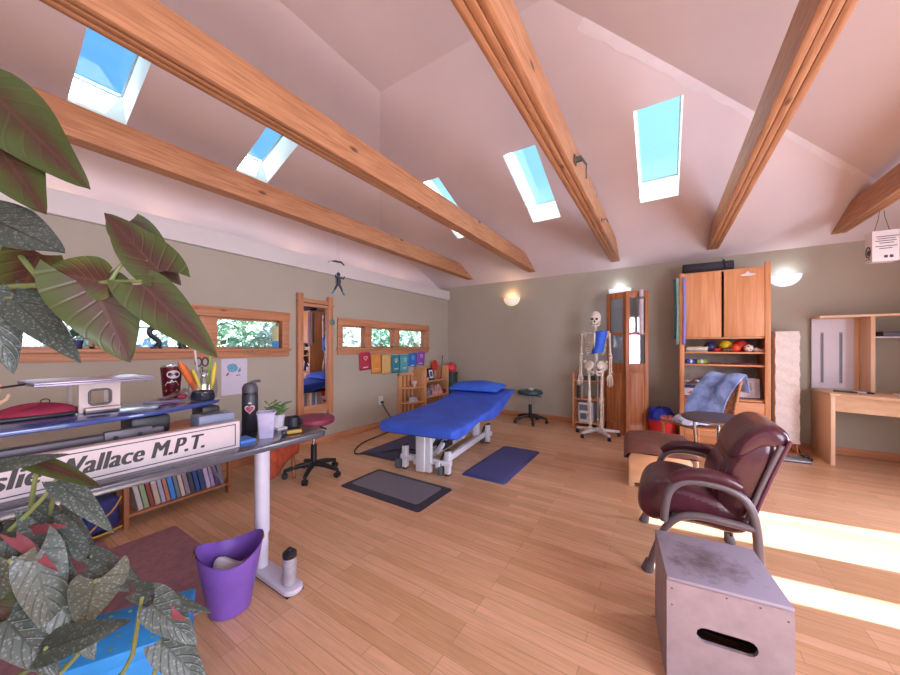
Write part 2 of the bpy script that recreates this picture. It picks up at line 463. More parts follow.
# frames overlap the wall edge so they shade nothing more of the openings
glazed('door_1', (RX, 3.365, 1.11), (.57 + .05, 1.72 + .05), 'x')
glazed('window_8', (RX, 2.635, 1.11), (.21 + .05, 1.72 + .05), 'x')
glazed('window_9', (RX, -.125, 1.475), (2.75, 1.45), 'x')
glazed('window_10', (.5, FY, 1.59), (2.4, 1.58), 'y')

# baseboards
BB = .085
struct(M().bb((LX, FY + .01, 0), (LX + .016, BY - .016, BB), bev=.003).build('baseboard_left', FIR))
struct(M().bb((LX, BY - .016, 0), (RX, BY, BB), bev=.003).build('baseboard_back', FIRX))
bright = M()
for a, b in ((FY + .01, 2.50), (2.77, 3.05), (3.68, BY - .016)): bright.bb((RX - .016, a, 0), (RX, b, BB), bev=.003)
struct(bright.build('baseboard_right', FIR))

# ------------------------------------------------------------------ exposed beams
BX = [-3.08, -1.88, -0.60, 0.55, 1.665]
blab = ['leftmost exposed fir ceiling beam, nearest the light cove', 'exposed fir ceiling beam crossing in front of the left skylights',
        'exposed fir ceiling beam carrying the small metal bracket', 'exposed fir ceiling beam ending above the tall pine cabinet',
        'rightmost exposed fir ceiling beam with the white box hung from it']
for x, lb in zip(BX, blab):
    o = thing('timber_beam', lb, 'beam', (x, BY, 2.53), 0, 'exposed ceiling beams')
    zt = .205
    for i in (-1, 0, 1):
        ye = -(2.53 - ZW) / PITCH - .003; ye2 = ye - zt / PITCH
        ys = FY - BY + (2.53 - ZW) / PITCH + .01
        M().prism([(ys, 0), (ye, 0), (ye2, zt), (ys + zt / PITCH, zt)], 'x', i * .041 - .0195, i * .041 + .0195, bev=.003).build('plank', BEAM, o)
# ------------------------------------------------------------------ lamps of the room
WARM = (1.0, 0.62, 0.32)
for y in (0.50, 1.12, 2.45, 3.58, 4.38):
    light('cove_light', 'POINT', (-3.855, y, 2.345), .40, WARM, radius=.02)
SHADE = mat('sconce_glass', '#f3efe8', 0.35, emit='#ffe0b8', emit_s=0.25)
SHADEB = mat('sconce_glass_white', '#eef2f6', 0.35, emit='#dfeaff', emit_s=0.35)
def sconce(x, label, warm):
    o = thing('wall_sconce', label, 'sconce', (x, BY, 2.0), 0, 'half bowl wall sconces')
    def f(u, v):
        a = PI * u; b = v * PI / 2
        return (.155 * math.cos(a) * math.cos(b), -.11 * math.sin(a) * math.cos(b) - .004, .14 - .14 * math.sin(b))
    M().grid(f, 25, 10).build('shade', SHADE if warm else SHADEB, o, solid=.004)
    M().box((0, -.012, .06), (.09, .02, .09), bev=.004).build('wall_plate', GREYMETAL, o)
    M().sphere((0, -.045, .10), .024).build('bulb', mat('bulb', '#ffffff', emit='#fff2dd' if warm else '#e6efff', emit_s=2), o)
    light('sconce_lamp', 'POINT', (x, BY - .085, 2.17), .8 if warm else .45, WARM if warm else (.75, .86, 1.0), radius=.03)
sconce(-2.32, 'half bowl wall sconce glowing warm, left of the skeleton', True)
sconce(-0.56, 'half bowl wall sconce behind the folding wooden door', False)
sconce(1.265, 'half bowl wall sconce glowing white, right of the tall pine cabinet', False)
# ------------------------------------------------------------------ furniture, back of the room
PINE = wood('pine', '#e29e6c', '#cc8552', 'z', 0.5, scale=6)
PINEX = wood('pine_across', '#e29e6c', '#cc8552', 'x', 0.5, scale=6)
MAPLE = wood('light_veneer', '#e6c19d', '#d9b08a', 'z', 0.45, scale=5, knots=False)
MAPLEX = wood('light_veneer_across', '#e6c19d', '#d9b08a', 'x', 0.4, scale=5, knots=False)
OAK = wood('orange_oak', '#b97444', '#97552d', 'z', 0.45, scale=7, knots=False)
BLACKP = mat('black_plastic', '#1d1e22', 0.45, var=0.05)
BLACKM = mat('black_metal', '#24262a', 0.4, 0.3)
CHROME = mat('chrome', '#c9ccd2', 0.18, 1.0, var=0.01)
WHITEP = mat('white_enamel', '#dcdae2', 0.4, var=0.02)
SHEET = mat('blue_sheet', '#3056c4', 0.75, var=0.10, scale=5, bump=0.25, bscale=9)
SHEETD = mat('blue_pillowcase', '#2f62d2', 0.75, var=0.08, scale=6, bump=0.25, bscale=12)

def sm(x): return x * x * (3 - 2 * x)

# treatment table
T = thing('treatment_table', 'raised treatment table under a royal blue sheet, white wheeled frame', 'table', (-2.045, 3.2, 0), R(6.5))
# bed shape: a soft slab, foot end flat, head end raised a little, the sheet bagging at the near right side
def bed(u, v):
    L = 1.04; W = .385
    y = -L + 2 * L * u; a = 2 * PI * v
    ca, sa = math.cos(a), math.sin(a)
    e = 0.30
    X = (abs(ca) ** e) * (1 if ca >= 0 else -1) * W
    Z = (abs(sa) ** e) * (1 if sa >= 0 else -1)
    endf = min(1, min(u, 1 - u) / .03); endf = sm(max(0, endf)) if endf < 1 else 1
    sag = .02 * math.sin(9 * u + 2) * (1 if sa < 0 else .15) + (.05 * sm(max(0, 1 - abs(u - .60) / .38)) if sa < 0 else 0)
    th = .047 * (.35 + .65 * endf)
    rise = .085 * sm(min(1, max(0, (u - .45) / .55)))
    taper = (.90 + .10 * endf) * (1 + .02 * math.sin(7 * u))
    z = .60 - .045 + Z * th - (sag if sa < 0 else 0) + rise + .003 * math.sin(20 * u + 5 * X)
    return (X * taper + .13 - .045 * u * 2 + .10 - .05, y - .04, z)
sh = M().grid(bed, 60, 44, closev=True)
for idx in (0,):
    pass
sh.bm.verts.ensure_lookup_table()
for base in (0, 59):
    ring = [sh.bm.verts[base * 44 + j] for j in range(44)]
    sh.bm.faces.new(ring)
sh.build('sheet', SHEET, T)
fr = M()
ww = WHITEP
fr.bb((-.13, -.60, .075), (-.05, .72, .14), bev=.006); fr.bb((.12, -.60, .075), (.17, .72, .14), bev=.006)
fr.bb((-.30, -.58, .10), (.27, -.52, .15), bev=.006); fr.bb((-.25, .66, .10), (.25, .72, .15), bev=.006)
fr.build('base_frame', ww, T)
po = M(); po.bb((-.09, -.62, .02), (.01, -.50, .48), bev=.008); po.bb((.0, -.60, .02), (.07, -.55, .46), bev=.006); po.build('lift_column', ww, T)
po = M(); po.bb((-.12, .50, .12), (-.05, .58, .50), bev=.006); po.bb((.06, .50, .12), (.13, .58, .50), bev=.006); po.bb((-.05, .30, .12), (.02, .36, .5), bev=.006); po.build('lift_column', ww, T)
po = M(); po.beam((.05, -.45, .16), (.05, .25, .46), .05, .03, .004); po.beam((-.1, -.45, .16), (-.1, .25, .46), .05, .03, .004); po.cyl((-.11, -.1, .31), (.06, -.1, .31), .02); po.build('scissor_arm', ww, T)
po = M(); po.cyl((.06, -.3, .22), (.06, .12, .30), .03); po.bb((-.04, -.28, .15), (.05, -.05, .24), bev=.01); po.build('lift_motor', BLACKP, T)
fr2 = M(); fr2.bb((-.22, -.92, .46), (.32, .85, .51), bev=.01); fr2.build('top_frame', BLACKM, T)
for x, y in ((-.255, -.55), (.225, -.53), (.20, .68), (-.23, .68)):
    lg = M(); lg.bb((x - .028, y - .028, .015), (x + .028, y + .028, .235), bev=.008); l_ = lg.build('wheel_leg', ww, T)
    c_ = M(); c_.cyl((x - .075, y - .03, .055), (x - .045, y - .03, .055), .055); c_.build('caster', mat('grey_rubber', '#55585e', .6), l_)
    p_ = M(); p_.tube([(x - .06, y - .05, .07), (x - .05, y - .02, .20), (x, y, .245), (x + .02, y + .02, .24)], .014, smooth=1); p_.bb((x - .025, y - .025, 0), (x + .025, y + .025, .018), bev=.004); p_.build('brake_pedal', BLACKP, l_)

def pillow(u, v):
    x = (u - .5) * 2; y = (v - .5) * 2
    k = max(0, (1 - x ** 4)) ** .5 * max(0, (1 - y ** 4)) ** .5
    return x, y, k
def pillow_mesh(lx, ly, h):
    m = M()
    def top(u, v):
        x, y, k = pillow(u, v); return (x * lx * (1 - .06 * (1 - abs(y)) * 0 - .05 * (1 - y * y) * abs(x) ** 6), y * ly * (1 - .05 * (1 - x * x) * abs(y) ** 6), h * k * (1 + .10 * math.sin(5 * x + 2 * y)))
    def bot(u, v):
        x, y, k = pillow(u, v); return (x * lx * (1 - .05 * (1 - y * y) * abs(x) ** 6), y * ly * (1 - .05 * (1 - x * x) * abs(y) ** 6), -h * .35 * k)
    m.grid(top, 22, 16).grid(bot, 22, 16)
    bmesh.ops.remove_doubles(m.bm, verts=m.bm.verts, dist=.0005)
    return m
pw = pillow_mesh(.345, .21, .075).build('pillow', SHEETD); pw.location = (-2.09, 3.93, .708); pw.rotation_euler = (R(5), 0, R(6))
tag(pw, 'bright blue pillow on the head end of the treatment table', 'pillow')

# floor mats
def flatmat(name, label, lo, hi, h, c, edge, rz=0, bevel=.03):
    cx, cy = (lo[0] + hi[0]) / 2, (lo[1] + hi[1]) / 2; sx, sy = hi[0] - lo[0], hi[1] - lo[1]
    o = thing(name, label, 'mat', (cx, cy, 0), rz)
    m = M(); r = .03
    def rr(s):
        pts = []
        for qx, qy, a0 in ((1, 1, 0), (-1, 1, 90), (-1, -1, 180), (1, -1, 270)):
            for k in range(5):
                a = R(a0 + k * 22.5); pts.append((qx * (sx / 2 - s - r) + r * math.cos(a), qy * (sy / 2 - s - r) + r * math.sin(a)))
        return pts
    a_ = [m.bm.verts.new((x, y, 0.0)) for x, y in rr(0)]; b_ = [m.bm.verts.new((x, y, .003)) for x, y in rr(0)]; d_ = [m.bm.verts.new((x, y, h)) for x, y in rr(bevel)]
    n = len(a_)
    for i in range(n):
        j = (i + 1) % n
        m.bm.faces.new((a_[i], a_[j], b_[j], b_[i])); m.bm.faces.new((b_[i], b_[j], d_[j], d_[i]))
    m.bm.faces.new(a_[::-1]); m.bm.faces.new(d_)
    m.build('bevelled_edge', edge, o)
    t = M(); t.prism(rr(bevel + .012), 'z', h - .004, h + .0015); t.build('mat_top', c, o)
    return o
MATG = mat('mat_grey', '#787480', 0.65, var=0.08, scale=90, bump=.3, bscale=160)
MATE = mat('mat_dark_edge', '#383845', 0.6, var=.05)
MATB = mat('mat_blue', '#4e5390', 0.6, var=.06, scale=60, bump=.2, bscale=140)
MATN = mat('mat_navy', '#444b70', 0.6, var=.06, scale=60, bump=.2, bscale=140)
flatmat('floor_mat', 'grey anti fatigue mat with a wide dark border, nearest on the open floor', (-2.445, 1.966), (-1.547, 2.457), .018, MATG, MATE, 0, .055)
flatmat('floor_mat', 'slate blue mat with rounded corners lying right of the treatment table', (-1.675, 2.785), (-1.215, 3.885), .014, MATB, mat('mat_blue_edge', '#484d88', .6), R(1), .025)
flatmat('floor_mat', 'dark navy mat lying half under the left side of the treatment table', (-3.02, 2.70), (-2.42, 3.66), .014, MATN, MATE, R(2), .03)

# stools on five star bases
def stool(label, x, y, zs, rs, cushion, rb, rz, tilt=0.0, nlegs=5, legm=BLACKP, loc_seat=(0, 0)):
    o = thing('rolling_stool', label, 'stool', (x, y, 0), rz, 'rolling stools')
    sx, sy = loc_seat
    c = M().lathe([(0, -.035), (rs * .85, -.035), (rs, -.02), (rs * 1.02, .0), (rs, .022), (rs * .9, .036), (rs * .5, .042), (0, .043)], (sx, sy, zs), 32).build('seat', cushion, o)
    if tilt: pass
    M().cyl((0, 0, .09), (0, 0, .30), .028).build('gas_column', BLACKP, o)
    M().cyl((0, 0, .28), (sx * .3, sy * .3, zs - .03), .014).build('piston', CHROME, o)
    M().bb((-.07 + sx, -.07 + sy, zs - .055), (.07 + sx, .07 + sy, zs - .033), bev=.005).tube([(sx * .5, sy * .5, zs - .045), (sx + rs * .6, sy - .05, zs - .05), (sx + rs * .95, sy - .07, zs - .06)], .008).build('seat_plate', BLACKM, o)
    for k in range(nlegs):
        a = 2 * PI * k / nlegs
        d = Vector((math.cos(a), math.sin(a), 0))
        lg = M().tube([d * .02 + Vector((0, 0, .115)), d * rb * .5 + Vector((0, 0, .105)), d * rb + Vector((0, 0, .075))], [.028, .024, .018], n=8).build('leg', legm, o)
        p = d * rb; s = Vector((-d.y, d.x, 0))
        M().cyl(p + s * .022 + Vector((0, 0, .027)), p + s * .006 + Vector((0, 0, .027)), .027, n=16).cyl(p - s * .022 + Vector((0, 0, .027)), p - s * .006 + Vector((0, 0, .027)), .027, n=16).cyl(p + Vector((0, 0, .03)), p + Vector((0, 0, .085)), .012).build('caster', BLACKP, lg)
    return o
stool('rolling stool with a burgundy padded seat behind the end of the long desk', -2.87, 2.0, .535, .19, mat('burgundy_vinyl', '#8a2f4b', .45, var=.06), .255, R(20))
stool('rolling stool with a round dark teal seat by the back wall', -1.85, 5.33, .50, .20, mat('teal_vinyl', '#27474e', .4, var=.06), .265, R(10))

# skeleton
BONE = mat('bone', '#dfd3c4', 0.5, var=.08, scale=25)
K = thing('anatomical_skeleton', 'life size white teaching skeleton standing on a white star base', 'skeleton', (-.80, 5.02, 0), R(2))
st = M().cyl((0.02, .10, .05), (0.02, .10, 1.05), .012).cyl((0.02, .10, 1.0), (0, .06, 1.05), .01).build('stand_pole', CHROME, K)
for k in range(5):
    a = R(72 * k + 20); d = Vector((math.cos(a), math.sin(a), 0)); c = Vector((.02, .02, 0))
    lg = M().tube([c + Vector((0, 0, .085)), c + d * .14 + Vector((0, 0, .08)), c + d * .29 + Vector((0, 0, .07))], [.026, .024, .018], n=8).build('base_leg', WHITEP, K)
    p = c + d * .285
    M().cyl(p + Vector((-.02, 0, .026)), p + Vector((.02, 0, .026)), .026).build('caster', BLACKP, lg)
sk = M()
sk.sphere((0, .01, 1.665), (.073, .092, .088)); sk.sphere((0, -.045, 1.625), (.058, .05, .06)); sk.bb((-.035, -.09, 1.565), (.035, -.05, 1.605), bev=.012)
sk.tube([(-.066, -.03, 1.62), (-.06, -.075, 1.615), (-.03, -.085, 1.61)], .009); sk.tube([(.066, -.03, 1.62), (.06, -.075, 1.615), (.03, -.085, 1.61)], .009)
s_ = sk.build('skull', BONE, K)
e_ = M()
for q in (-1, 1): e_.sphere((q * .028, -.088, 1.637), (.018, .014, .016))
e_.sphere((0, -.094, 1.603), (.010, .008, .014)); e_.build('eye_socket', mat('socket_dark', '#3a2f2b', .9), s_)
M().tube([(-.055, .0, 1.60), (-.052, -.03, 1.555), (-.03, -.075, 1.543), (0, -.088, 1.541), (.03, -.075, 1.543), (.052, -.03, 1.555), (.055, 0, 1.60)], .012, smooth=2).build('jaw', BONE, K)
sp = M(); N = 24
for i in range(N):
    t = i / (N - 1); z = .98 + t * .60; y = .05 + .03 * math.sin(t * 6.0) ; rr = .027 - .010 * t
    if t > .75: y -= .06 * (t - .75) * 2
    sp.lathe([(0, -.009), (rr, -.011), (rr * .9, 0), (rr, .011), (0, .009)], (0, y, z), 12)
    sp.beam((0, y, z), (0, y + .045, z - .012), .008, .012); sp.beam((-.035 + .012 * t, y + .01, z), (.035 - .012 * t, y + .01, z), .008, .010)
sp.build('spine', BONE, K)
rb = M()
for i in range(10):
    t = i / 9; z = 1.43 - .028 * i; W = .075 + .062 * math.sin(PI * (.18 + .62 * t)); D = .075 + .04 * math.sin(PI * (.2 + .6 * t))
    for q in (-1, 1):
        pts = []
        for k in range(9):
            a = -PI / 2 + PI * k / 8 * (1.0 if i < 7 else .72)
            pts.append((q * W * math.cos(a), .02 - D * math.sin(a), z + .02 - .055 * k / 8 - (.0 if i < 6 else .0)))
        rb.tube(pts, .0062, n=6)
rb.tube([(0, -.075, 1.43), (0, -.10, 1.34), (0, -.10, 1.24)], [.02, .014, .008], n=8, flat=2.0)
rb.build('rib_cage', BONE, K)
for q in (-1, 1):
    M().tube([(q * .015, -.07, 1.435), (q * .08, -.075, 1.45), (q * .175, -.005, 1.462)], .008, smooth=1).build('collar_bone', BONE, K)
    M().prism([(q * .07, 1.44), (q * .175, 1.455), (q * .16, 1.40), (q * .085, 1.29)], 'y', .085, .095).build('shoulder_blade', BONE, K)
    def longbone(a, b, r, name, ends=1.9, n=10):
        a = Vector(a); b = Vector(b)
        m = M().tube([a, a.lerp(b, .05), a.lerp(b, .14), a.lerp(b, .5), a.lerp(b, .86), a.lerp(b, .95), b], [r * ends * .7, r * ends, r * 1.2, r, r * 1.2, r * ends, r * ends * .7], n=n)
        return m
    longbone((q * .176, .01, 1.445), (q * .190, .02, 1.13), .012, 'h').build('upper_arm_bone', BONE, K)
    m = longbone((q * .184, .015, 1.115), (q * .183, -.03, .88), .0075, 'r'); m2 = longbone((q * .203, .03, 1.125), (q * .206, -.015, .885), .007, 'u'); m._merge(m2.bm); m.build('forearm_bones', BONE, K)
    h = M(); h.sphere((q * .192, -.025, .862), (.024, .016, .018))
    for f_, (dx, ln) in enumerate(((-.024, .075), (-.008, .095), (.008, .088), (.024, .070))):
        b0 = Vector((q * .192 + dx * .8, -.027, .85)); b1 = Vector((q * .192 + dx * 1.2, -.035, .79)); b2 = b1 + Vector((dx * .1, -.014, -ln * .55)); b3 = b2 + Vector((0, .006, -ln * .42))
        h.tube([b0, b1, b2, b3], [.006, .006, .005, .004], n=6)
    h.tube([(q * .175, -.03, .86), (q * .157, -.055, .83), (q * .152, -.062, .79)], [.006, .006, .004], n=6)
    h.build('hand', BONE, K)
    longbone((q * .085, .01, .925), (q * .075, -.005, .49), .0155, 'f').sphere((q * .098, .01, .935), .024).build('thigh_bone', BONE, K)
    M().sphere((q * .075, -.04, .485), (.022, .013, .024)).build('kneecap', BONE, K)
    m = longbone((q * .072, 0, .475), (q * .07, .02, .145), .0135, 't'); m2 = longbone((q * .100, .01, .455), (q * .088, .03, .135), .006, 'fi'); m._merge(m2.bm); m.build('shin_bones', BONE, K)
    ft = M(); ft.sphere((q * .074, .035, .115), (.026, .042, .026))
    for f_ in range(5):
        dx = (f_ - 2) * .016; ft.tube([(q * .074 + dx * .5, .0, .115), (q * .078 + dx, -.07, .10), (q * .082 + dx * 1.15, -.145 + abs(f_ - 1) * .01, .095)], [.010, .007, .006], n=6)
    ft.build('foot', BONE, K)
pv = M()
for q in (-1, 1):
    pv.sphere((q * .088, .035, .985), (.078, .024, .075), 18, 12, rot=(R(-18), R(q * 28), R(q * 22)))
    pv.tube([(q * .135, -.01, 1.03), (q * .155, .02, 1.045), (q * .13, .06, 1.055)], [.010, .012, .010], smooth=1)
    pv.tube([(q * .07, .03, .95), (q * .095, -.005, .925), (q * .07, -.055, .90), (q * .015, -.075, .905)], [.018, .024, .016, .014], smooth=1)
    pv.tube([(q * .09, .0, .915), (q * .07, .015, .855), (q * .035, -.035, .858), (q * .012, -.07, .895)], .012, smooth=1)
pv.prism([(-.05, 1.0), (.05, 1.0), (.012, .87), (-.012, .87)], 'y', .06, .085, bev=.008)
pv.build('pelvis', BONE, K)
def sash(u, v):
    a = R(-62 + 124 * v)
    x = .062 + .082 * math.sin(a) - .03 * u + .025 * (1 - u)
    return (x, .0 - .142 * math.cos(a) * (.85 + .15 * u) , 1.485 - .32 * u + .015 * math.sin(a) - .03 * (1 - u) * v)
M().grid(sash, 14, 12).build('muscle_overlay', mat('blue_elastic', '#2a62d8', .6, var=.06), K, solid=.006)

# small open shelf behind the skeleton
sh_ = thing('open_shelf_unit', 'small open pine shelf unit standing behind the skeleton', 'shelf', (-.96, 5.51, 0))
for x in (-.21, .21):
    sd = M(); 
    for y in (-.15, .14): sd.bb((x - .014, y - .014, 0), (x + .014, y + .014, .85), bev=.003)
    sd.bb((x - .01, -.14, .79), (x + .01, .13, .83)); sd.bb((x - .01, -.14, .06), (x + .01, .13, .10))
    sd.build('side_frame', PINE, sh_)
for z in (.08, .44, .72): M().bb((-.20, -.155, z), (.20, .15, z + .018), bev=.002).build('shelf_board', PINEX, sh_)
PAPER = mat('paper', '#dcd9dc', .8, var=.02)
def booklet(x, y, z, sx, sy, sz, c, label, name='book', cat='book', group=None, rz=0, tilt=0, n=None):
    o = thing(name, label, cat, (x, y, z), rz, group)
    ob = M().bb((-sx / 2, -sy / 2, 0), (sx / 2, sy / 2, sz), bev=.002)
    c_ = ob.build('cover', c, o); p = M().bb((-sx / 2 + .004, -sy / 2 + .012, .003), (sx / 2 - .004, sy / 2 + .0015, sz + .001)).build('pages', PAPER, o)
    return o
bx = thing('storage_box', 'white box with printed grey front low on the shelf behind the skeleton', 'box', (-1.0, 5.47, .098))
M().bb((-.10, -.10, 0), (.10, .12, .30), bev=.006).build('box_body', mat('white_card', '#d9d8dd', .6, var=.02), bx)
M().bb((-.085, -.103, .18), (.085, -.099, .27)).bb((-.07, -.103, .05), (.02, -.099, .14)).bb((.03, -.103, .09), (.08, -.099, .14)).build('printed_front', mat('print_grey', '#6a6d7a', .6), bx)
for i, (x, h, c, nm) in enumerate(((-1.12, .20, '#3b4a3e', 'dark green'), (-1.085, .17, '#7b4c3a', 'brown'), (-1.055, .19, '#a9a49c', 'pale grey'))):
    booklet(x, 5.48, .458, .025, .15, h, mat('cover_' + c, c, .5), '%s book on the middle board of the shelf behind the skeleton' % nm, group=None)
bk = thing('folded_cloth', 'dark folded cloth on the top board of the shelf behind the skeleton', 'cloth', (-1.0, 5.48, .738)); 
m_ = M(); m_.bb((-.13, -.10, 0), (.12, .11, .03), bev=.013).build('lower_fold', mat('dark_cloth', '#4a4852', .9, bump=.3, bscale=40), bk); M().bb((-.125, -.095, .029), (.11, .10, .058), bev=.013).build('upper_fold', mat('dark_cloth', '#4a4852', .9), bk)

# folding wooden door
D_ = thing('folding_door', 'two leaf folding wooden door with glass tops, standing zigzag against the back wall', 'door', (-.43, 5.22, 0))
RG = glass_mat('reflective_glass', (.80, .87, .97, 1), .07, .02)
def leaf(p0, p1, zt):
    p0 = Vector(p0); p1 = Vector(p1); L = (p1 - p0).length; a = math.atan2(p1.y - p0.y, p1.x - p0.x)
    l_ = thing('leaf', None, None)
    bpy.data.objects.remove(l_)
    X = Matrix.Translation(p0) @ Matrix.Rotation(a, 4, 'Z')
    m = M(); t = .016
    m.bb((0, -t, 0), (.05, t, zt), bev=.003); m.bb((L - .05, -t, 0), (L, t, zt), bev=.003)
    for z0, z1 in ((0, .16), (.90, 1.02), (1.42, 1.455), (zt - .09, zt)): m.bb((.048, -t, z0), (L - .048, t, z1), bev=.002)
    m.bb((.048, -.005, .15), (L - .048, .005, .91)); m.bb((.075, -.012, .19), (L - .075, .012, .87), bev=.008)
    bmesh.ops.transform(m.bm, matrix=X, verts=m.bm.verts); f = m.build('door_leaf', OAK, D_)
    g = M().bb((.048, -.003, 1.01), (L - .048, .003, zt - .085)); bmesh.ops.transform(g.bm, matrix=X, verts=g.bm.verts); g.build('pane', RG, f)
    return X, L
leaf((-.265, .165, 0), (.005, .032, 0), 2.03); X2, L2 = leaf((-.012, -.008, 0), (.255, .155, 0), 2.03)
hg = M()
for z in (.3, 1.1, 1.8): hg.cyl((-.004, .014, z - .04), (-.004, .014, z + .04), .006)
hg.build('hinge', CHROME, D_)
tw = thing('hanging_strap', 'long pale strap with a grey fold hung over the right leaf of the folding door', 'strap', (-.245, 5.282, 2.03))
def strapf(u, v): return (-.03 + .05 * v, -.035 - .004 * math.sin(6 * u), .015 - .62 * u)
M().grid(strapf, 12, 3).build('pale_band', mat('pale_band', '#cdbfc6', .8), tw, solid=.004)
M().grid(lambda u, v: (-.042 + .062 * v, -.022 * math.cos(PI * u * 1.0) * 1.9, .02 + .02 * math.sin(PI * u) - .14 * (1 - u) ** 1.0 if u < .5 else .02 + .02 * math.sin(PI * u) - .10 * u), 14, 3).build('grey_fold', mat('grey_cloth', '#7f7a86', .9, bump=.3), tw, solid=.008)

tp = thing('folded_tissue', 'small white folded tissue lying on the dark teal stool seat', 'tissue', (-1.83, 5.33, .5435)); M().bb((-.04, -.03, 0), (.04, .03, .008), bev=.003).build('lower_fold', mat('white_card', '#d9d8dd', .6), tp); M().bb((-.035, -.028, .0081), (.02, .02, .03), bev=.006).build('upper_fold', mat('white_card', '#d9d8dd', .6), tp)
# ------------------------------------------------------------------ right side of the room
# tall pine cabinet
W = thing('tall_cabinet', 'tall knotty pine cabinet with two upper doors, open shelves and drawers', 'cabinet', (.61, 5.44, 0))
fx0, fx1, fy0, fy1 = -.425, .425, -.24, .24
m = M()
m.bb((fx0, fy0, 0), (fx0 + .022, fy1, 2.19), bev=.002); m.build('side_panel', PINE, W)
m = M(); m.bb((fx1 - .022, fy0, 0), (fx1, fy1, 2.19), bev=.002); m.build('side_panel', PINE, W)
for x in (fx0 - .005, fx1 - .045): M().bb((x, fy0 - .022, 0), (x + .05, fy0, 2.235 if x > 0 else 2.19), bev=.004).build('corner_post', PINE, W)
M().bb((fx0, fy0, 2.17), (fx1, fy1, 2.19), bev=.002).build('top_board', PINEX, W)
M().bb((fx0 + .02, fy1 - .012, 1.36), (fx1 - .02, fy1, 2.17)).build('back_panel', PINE, W)
M().bb((fx0 + .02, fy1 - .012, .06), (fx1 - .02, fy1, 1.36)).build('back_panel', mat('back_board', '#a99f93', .8), W)
for z in (1.35, 1.17, 1.015, .60, .04): M().bb((fx0 + .022, fy0 + .004, z), (fx1 - .022, fy1 - .012, z + .02), bev=.002).build('shelf_board', PINEX, W)
for a, b in ((fx0 + .045, -.012), (.012, fx1 - .048)): M().bb((a, fy0 - .022, 1.372), (b, fy0 - .002, 2.17), bev=.003).build('door', PINE, W)
for z0, z1 in ((.06, .22), (.235, .40), (.415, .595)): M().bb((fx0 + .048, fy0 - .020, z0), (fx1 - .048, fy0, z1), bev=.004).build('drawer', PINEX, W)
orn = M().prism([(-.075, 0), (-.05, .012), (-.02, .018), (0, .045), (.02, .018), (.05, .012), (.075, 0), (.04, -.01), (-.04, -.01)], 'y', -.006, 0).build('white_ornament', mat('white_card', '#d9d8dd', .6), W); orn.location = (.23, fy0 - .022, 2.10)

def ball(x, y, z, r, c, label, name='ball'):
    o = M().sphere((0, 0, 0), r, 24, 16).build(name, mat('ball_' + c, c, .4, var=.04), None); o.location = (x, y, z + r)
    return tag(o, label, 'ball', 'balls in the pine cabinet')
ZS = 1.191
ball(.50, 5.30, ZS, .062, '#23265a', 'navy blue ball on the upper shelf of the pine cabinet')
ball(.655, 5.36, ZS + .0, .072, '#d8b81e', 'yellow ball on the upper shelf of the pine cabinet')
ball(.80, 5.37, ZS, .072, '#b82a2c', 'large dark red ball at the back of the upper cabinet shelf')
ball(.745, 5.275, ZS, .048, '#e0472a', 'orange red ball at the front of the upper cabinet shelf')
bw = ball(.862, 5.27, ZS, .045, '#e3d6d2', 'white ball with red spots on the upper shelf of the pine cabinet')
sp_ = M()
for a, b in ((-20, -70), (25, -100), (5, -140), (50, -60), (-35, -115)):
    d = Vector((math.cos(R(a)) * math.cos(R(b)), math.cos(R(a)) * math.sin(R(b)), math.sin(R(a)))); sp_.sphere(d * .0415, .009, 8, 6)
sp_.build('red_spots', mat('ball_#b82a2c', '#b82a2c', .4), bw)
def massage(x, y, c, label, n):
    o = thing('massage_roller', label, 'roller', (x, y, ZS + .025), R(20), 'small hand rollers on the cabinet shelf')
    M().cyl((-.05, 0, 0), (.05, 0, 0), .008).build('handle', mat('roller_wood', '#b98a5c', .5), o)
    for q in (-.035, .0, .035): M().sphere((q, 0, 0), .024, 12, 8).build('roller_ball', mat('ball_' + c, c, .4), o)
massage(.585, 5.27, '#b82a2c', 'small red hand roller beside the navy ball on the cabinet shelf', 0)
massage(.665, 5.25, '#6b4630', 'small brown hand roller below the yellow ball on the cabinet shelf', 0)
o = thing('wooden_toy', 'small pale toy lying at the right end of the upper cabinet shelf', 'toy', (.965, 5.27, ZS)); M().cyl((-.03, 0, .02), (.05, 0, .02), .019).build('toy_body', mat('pale_pink', '#d9a9a0', .5), o); M().sphere((-.035, 0, .026), .026).build('toy_head', mat('pale_pink2', '#e0c7bd', .5), o)
for i, (c, nm, z, sz, rz_) in enumerate((('#9a8d86', 'grey brown', 0, .022, 3), ('#d9d3cc', 'white', .023, .02, -2), ('#cdb64a', 'yellow', .044, .018, 5))):
    booklet(.36, 5.30, ZS + z, .22, .16, sz, mat('cover_' + c, c, .5), '%s book, %s of the flat stack in the pine cabinet' % (nm, ('lowest', 'middle one', 'topmost')[i]), rz=R(rz_))
Z2 = 1.036
def roll(x, c, label, r=.028, l=.10):
    o = thing('rolled_band', label, 'band', (x, 5.29, Z2 + r), R(15)); M().cyl((-l / 2, 0, 0), (l / 2, 0, 0), r).build('band_roll', mat('roll_' + c, c, .6), o); M().cyl((-.012, 0, 0), (.012, 0, 0), r + .002).build('wrapper', mat('wrap_white', '#d5d2dc', .5), o)
roll(.30, '#3a3fae', 'rolled blue band with a white wrapper on the lower cabinet shelf')
roll(.41, '#93a83a', 'rolled lime green band on the lower cabinet shelf')
def strap_pile(x, c, label, l):
    o = thing('folded_strap', label, 'strap', (x, 5.29, Z2))
    M().bb((-l, -.03, 0), (l, .03, .012), bev=.005).build('bottom_loop', mat('strap_' + c, c, .8), o); M().bb((-l * .9, -.025, .0125), (l * .7, .028, .022), bev=.004).build('top_loop', mat('strap_' + c, c, .8), o)
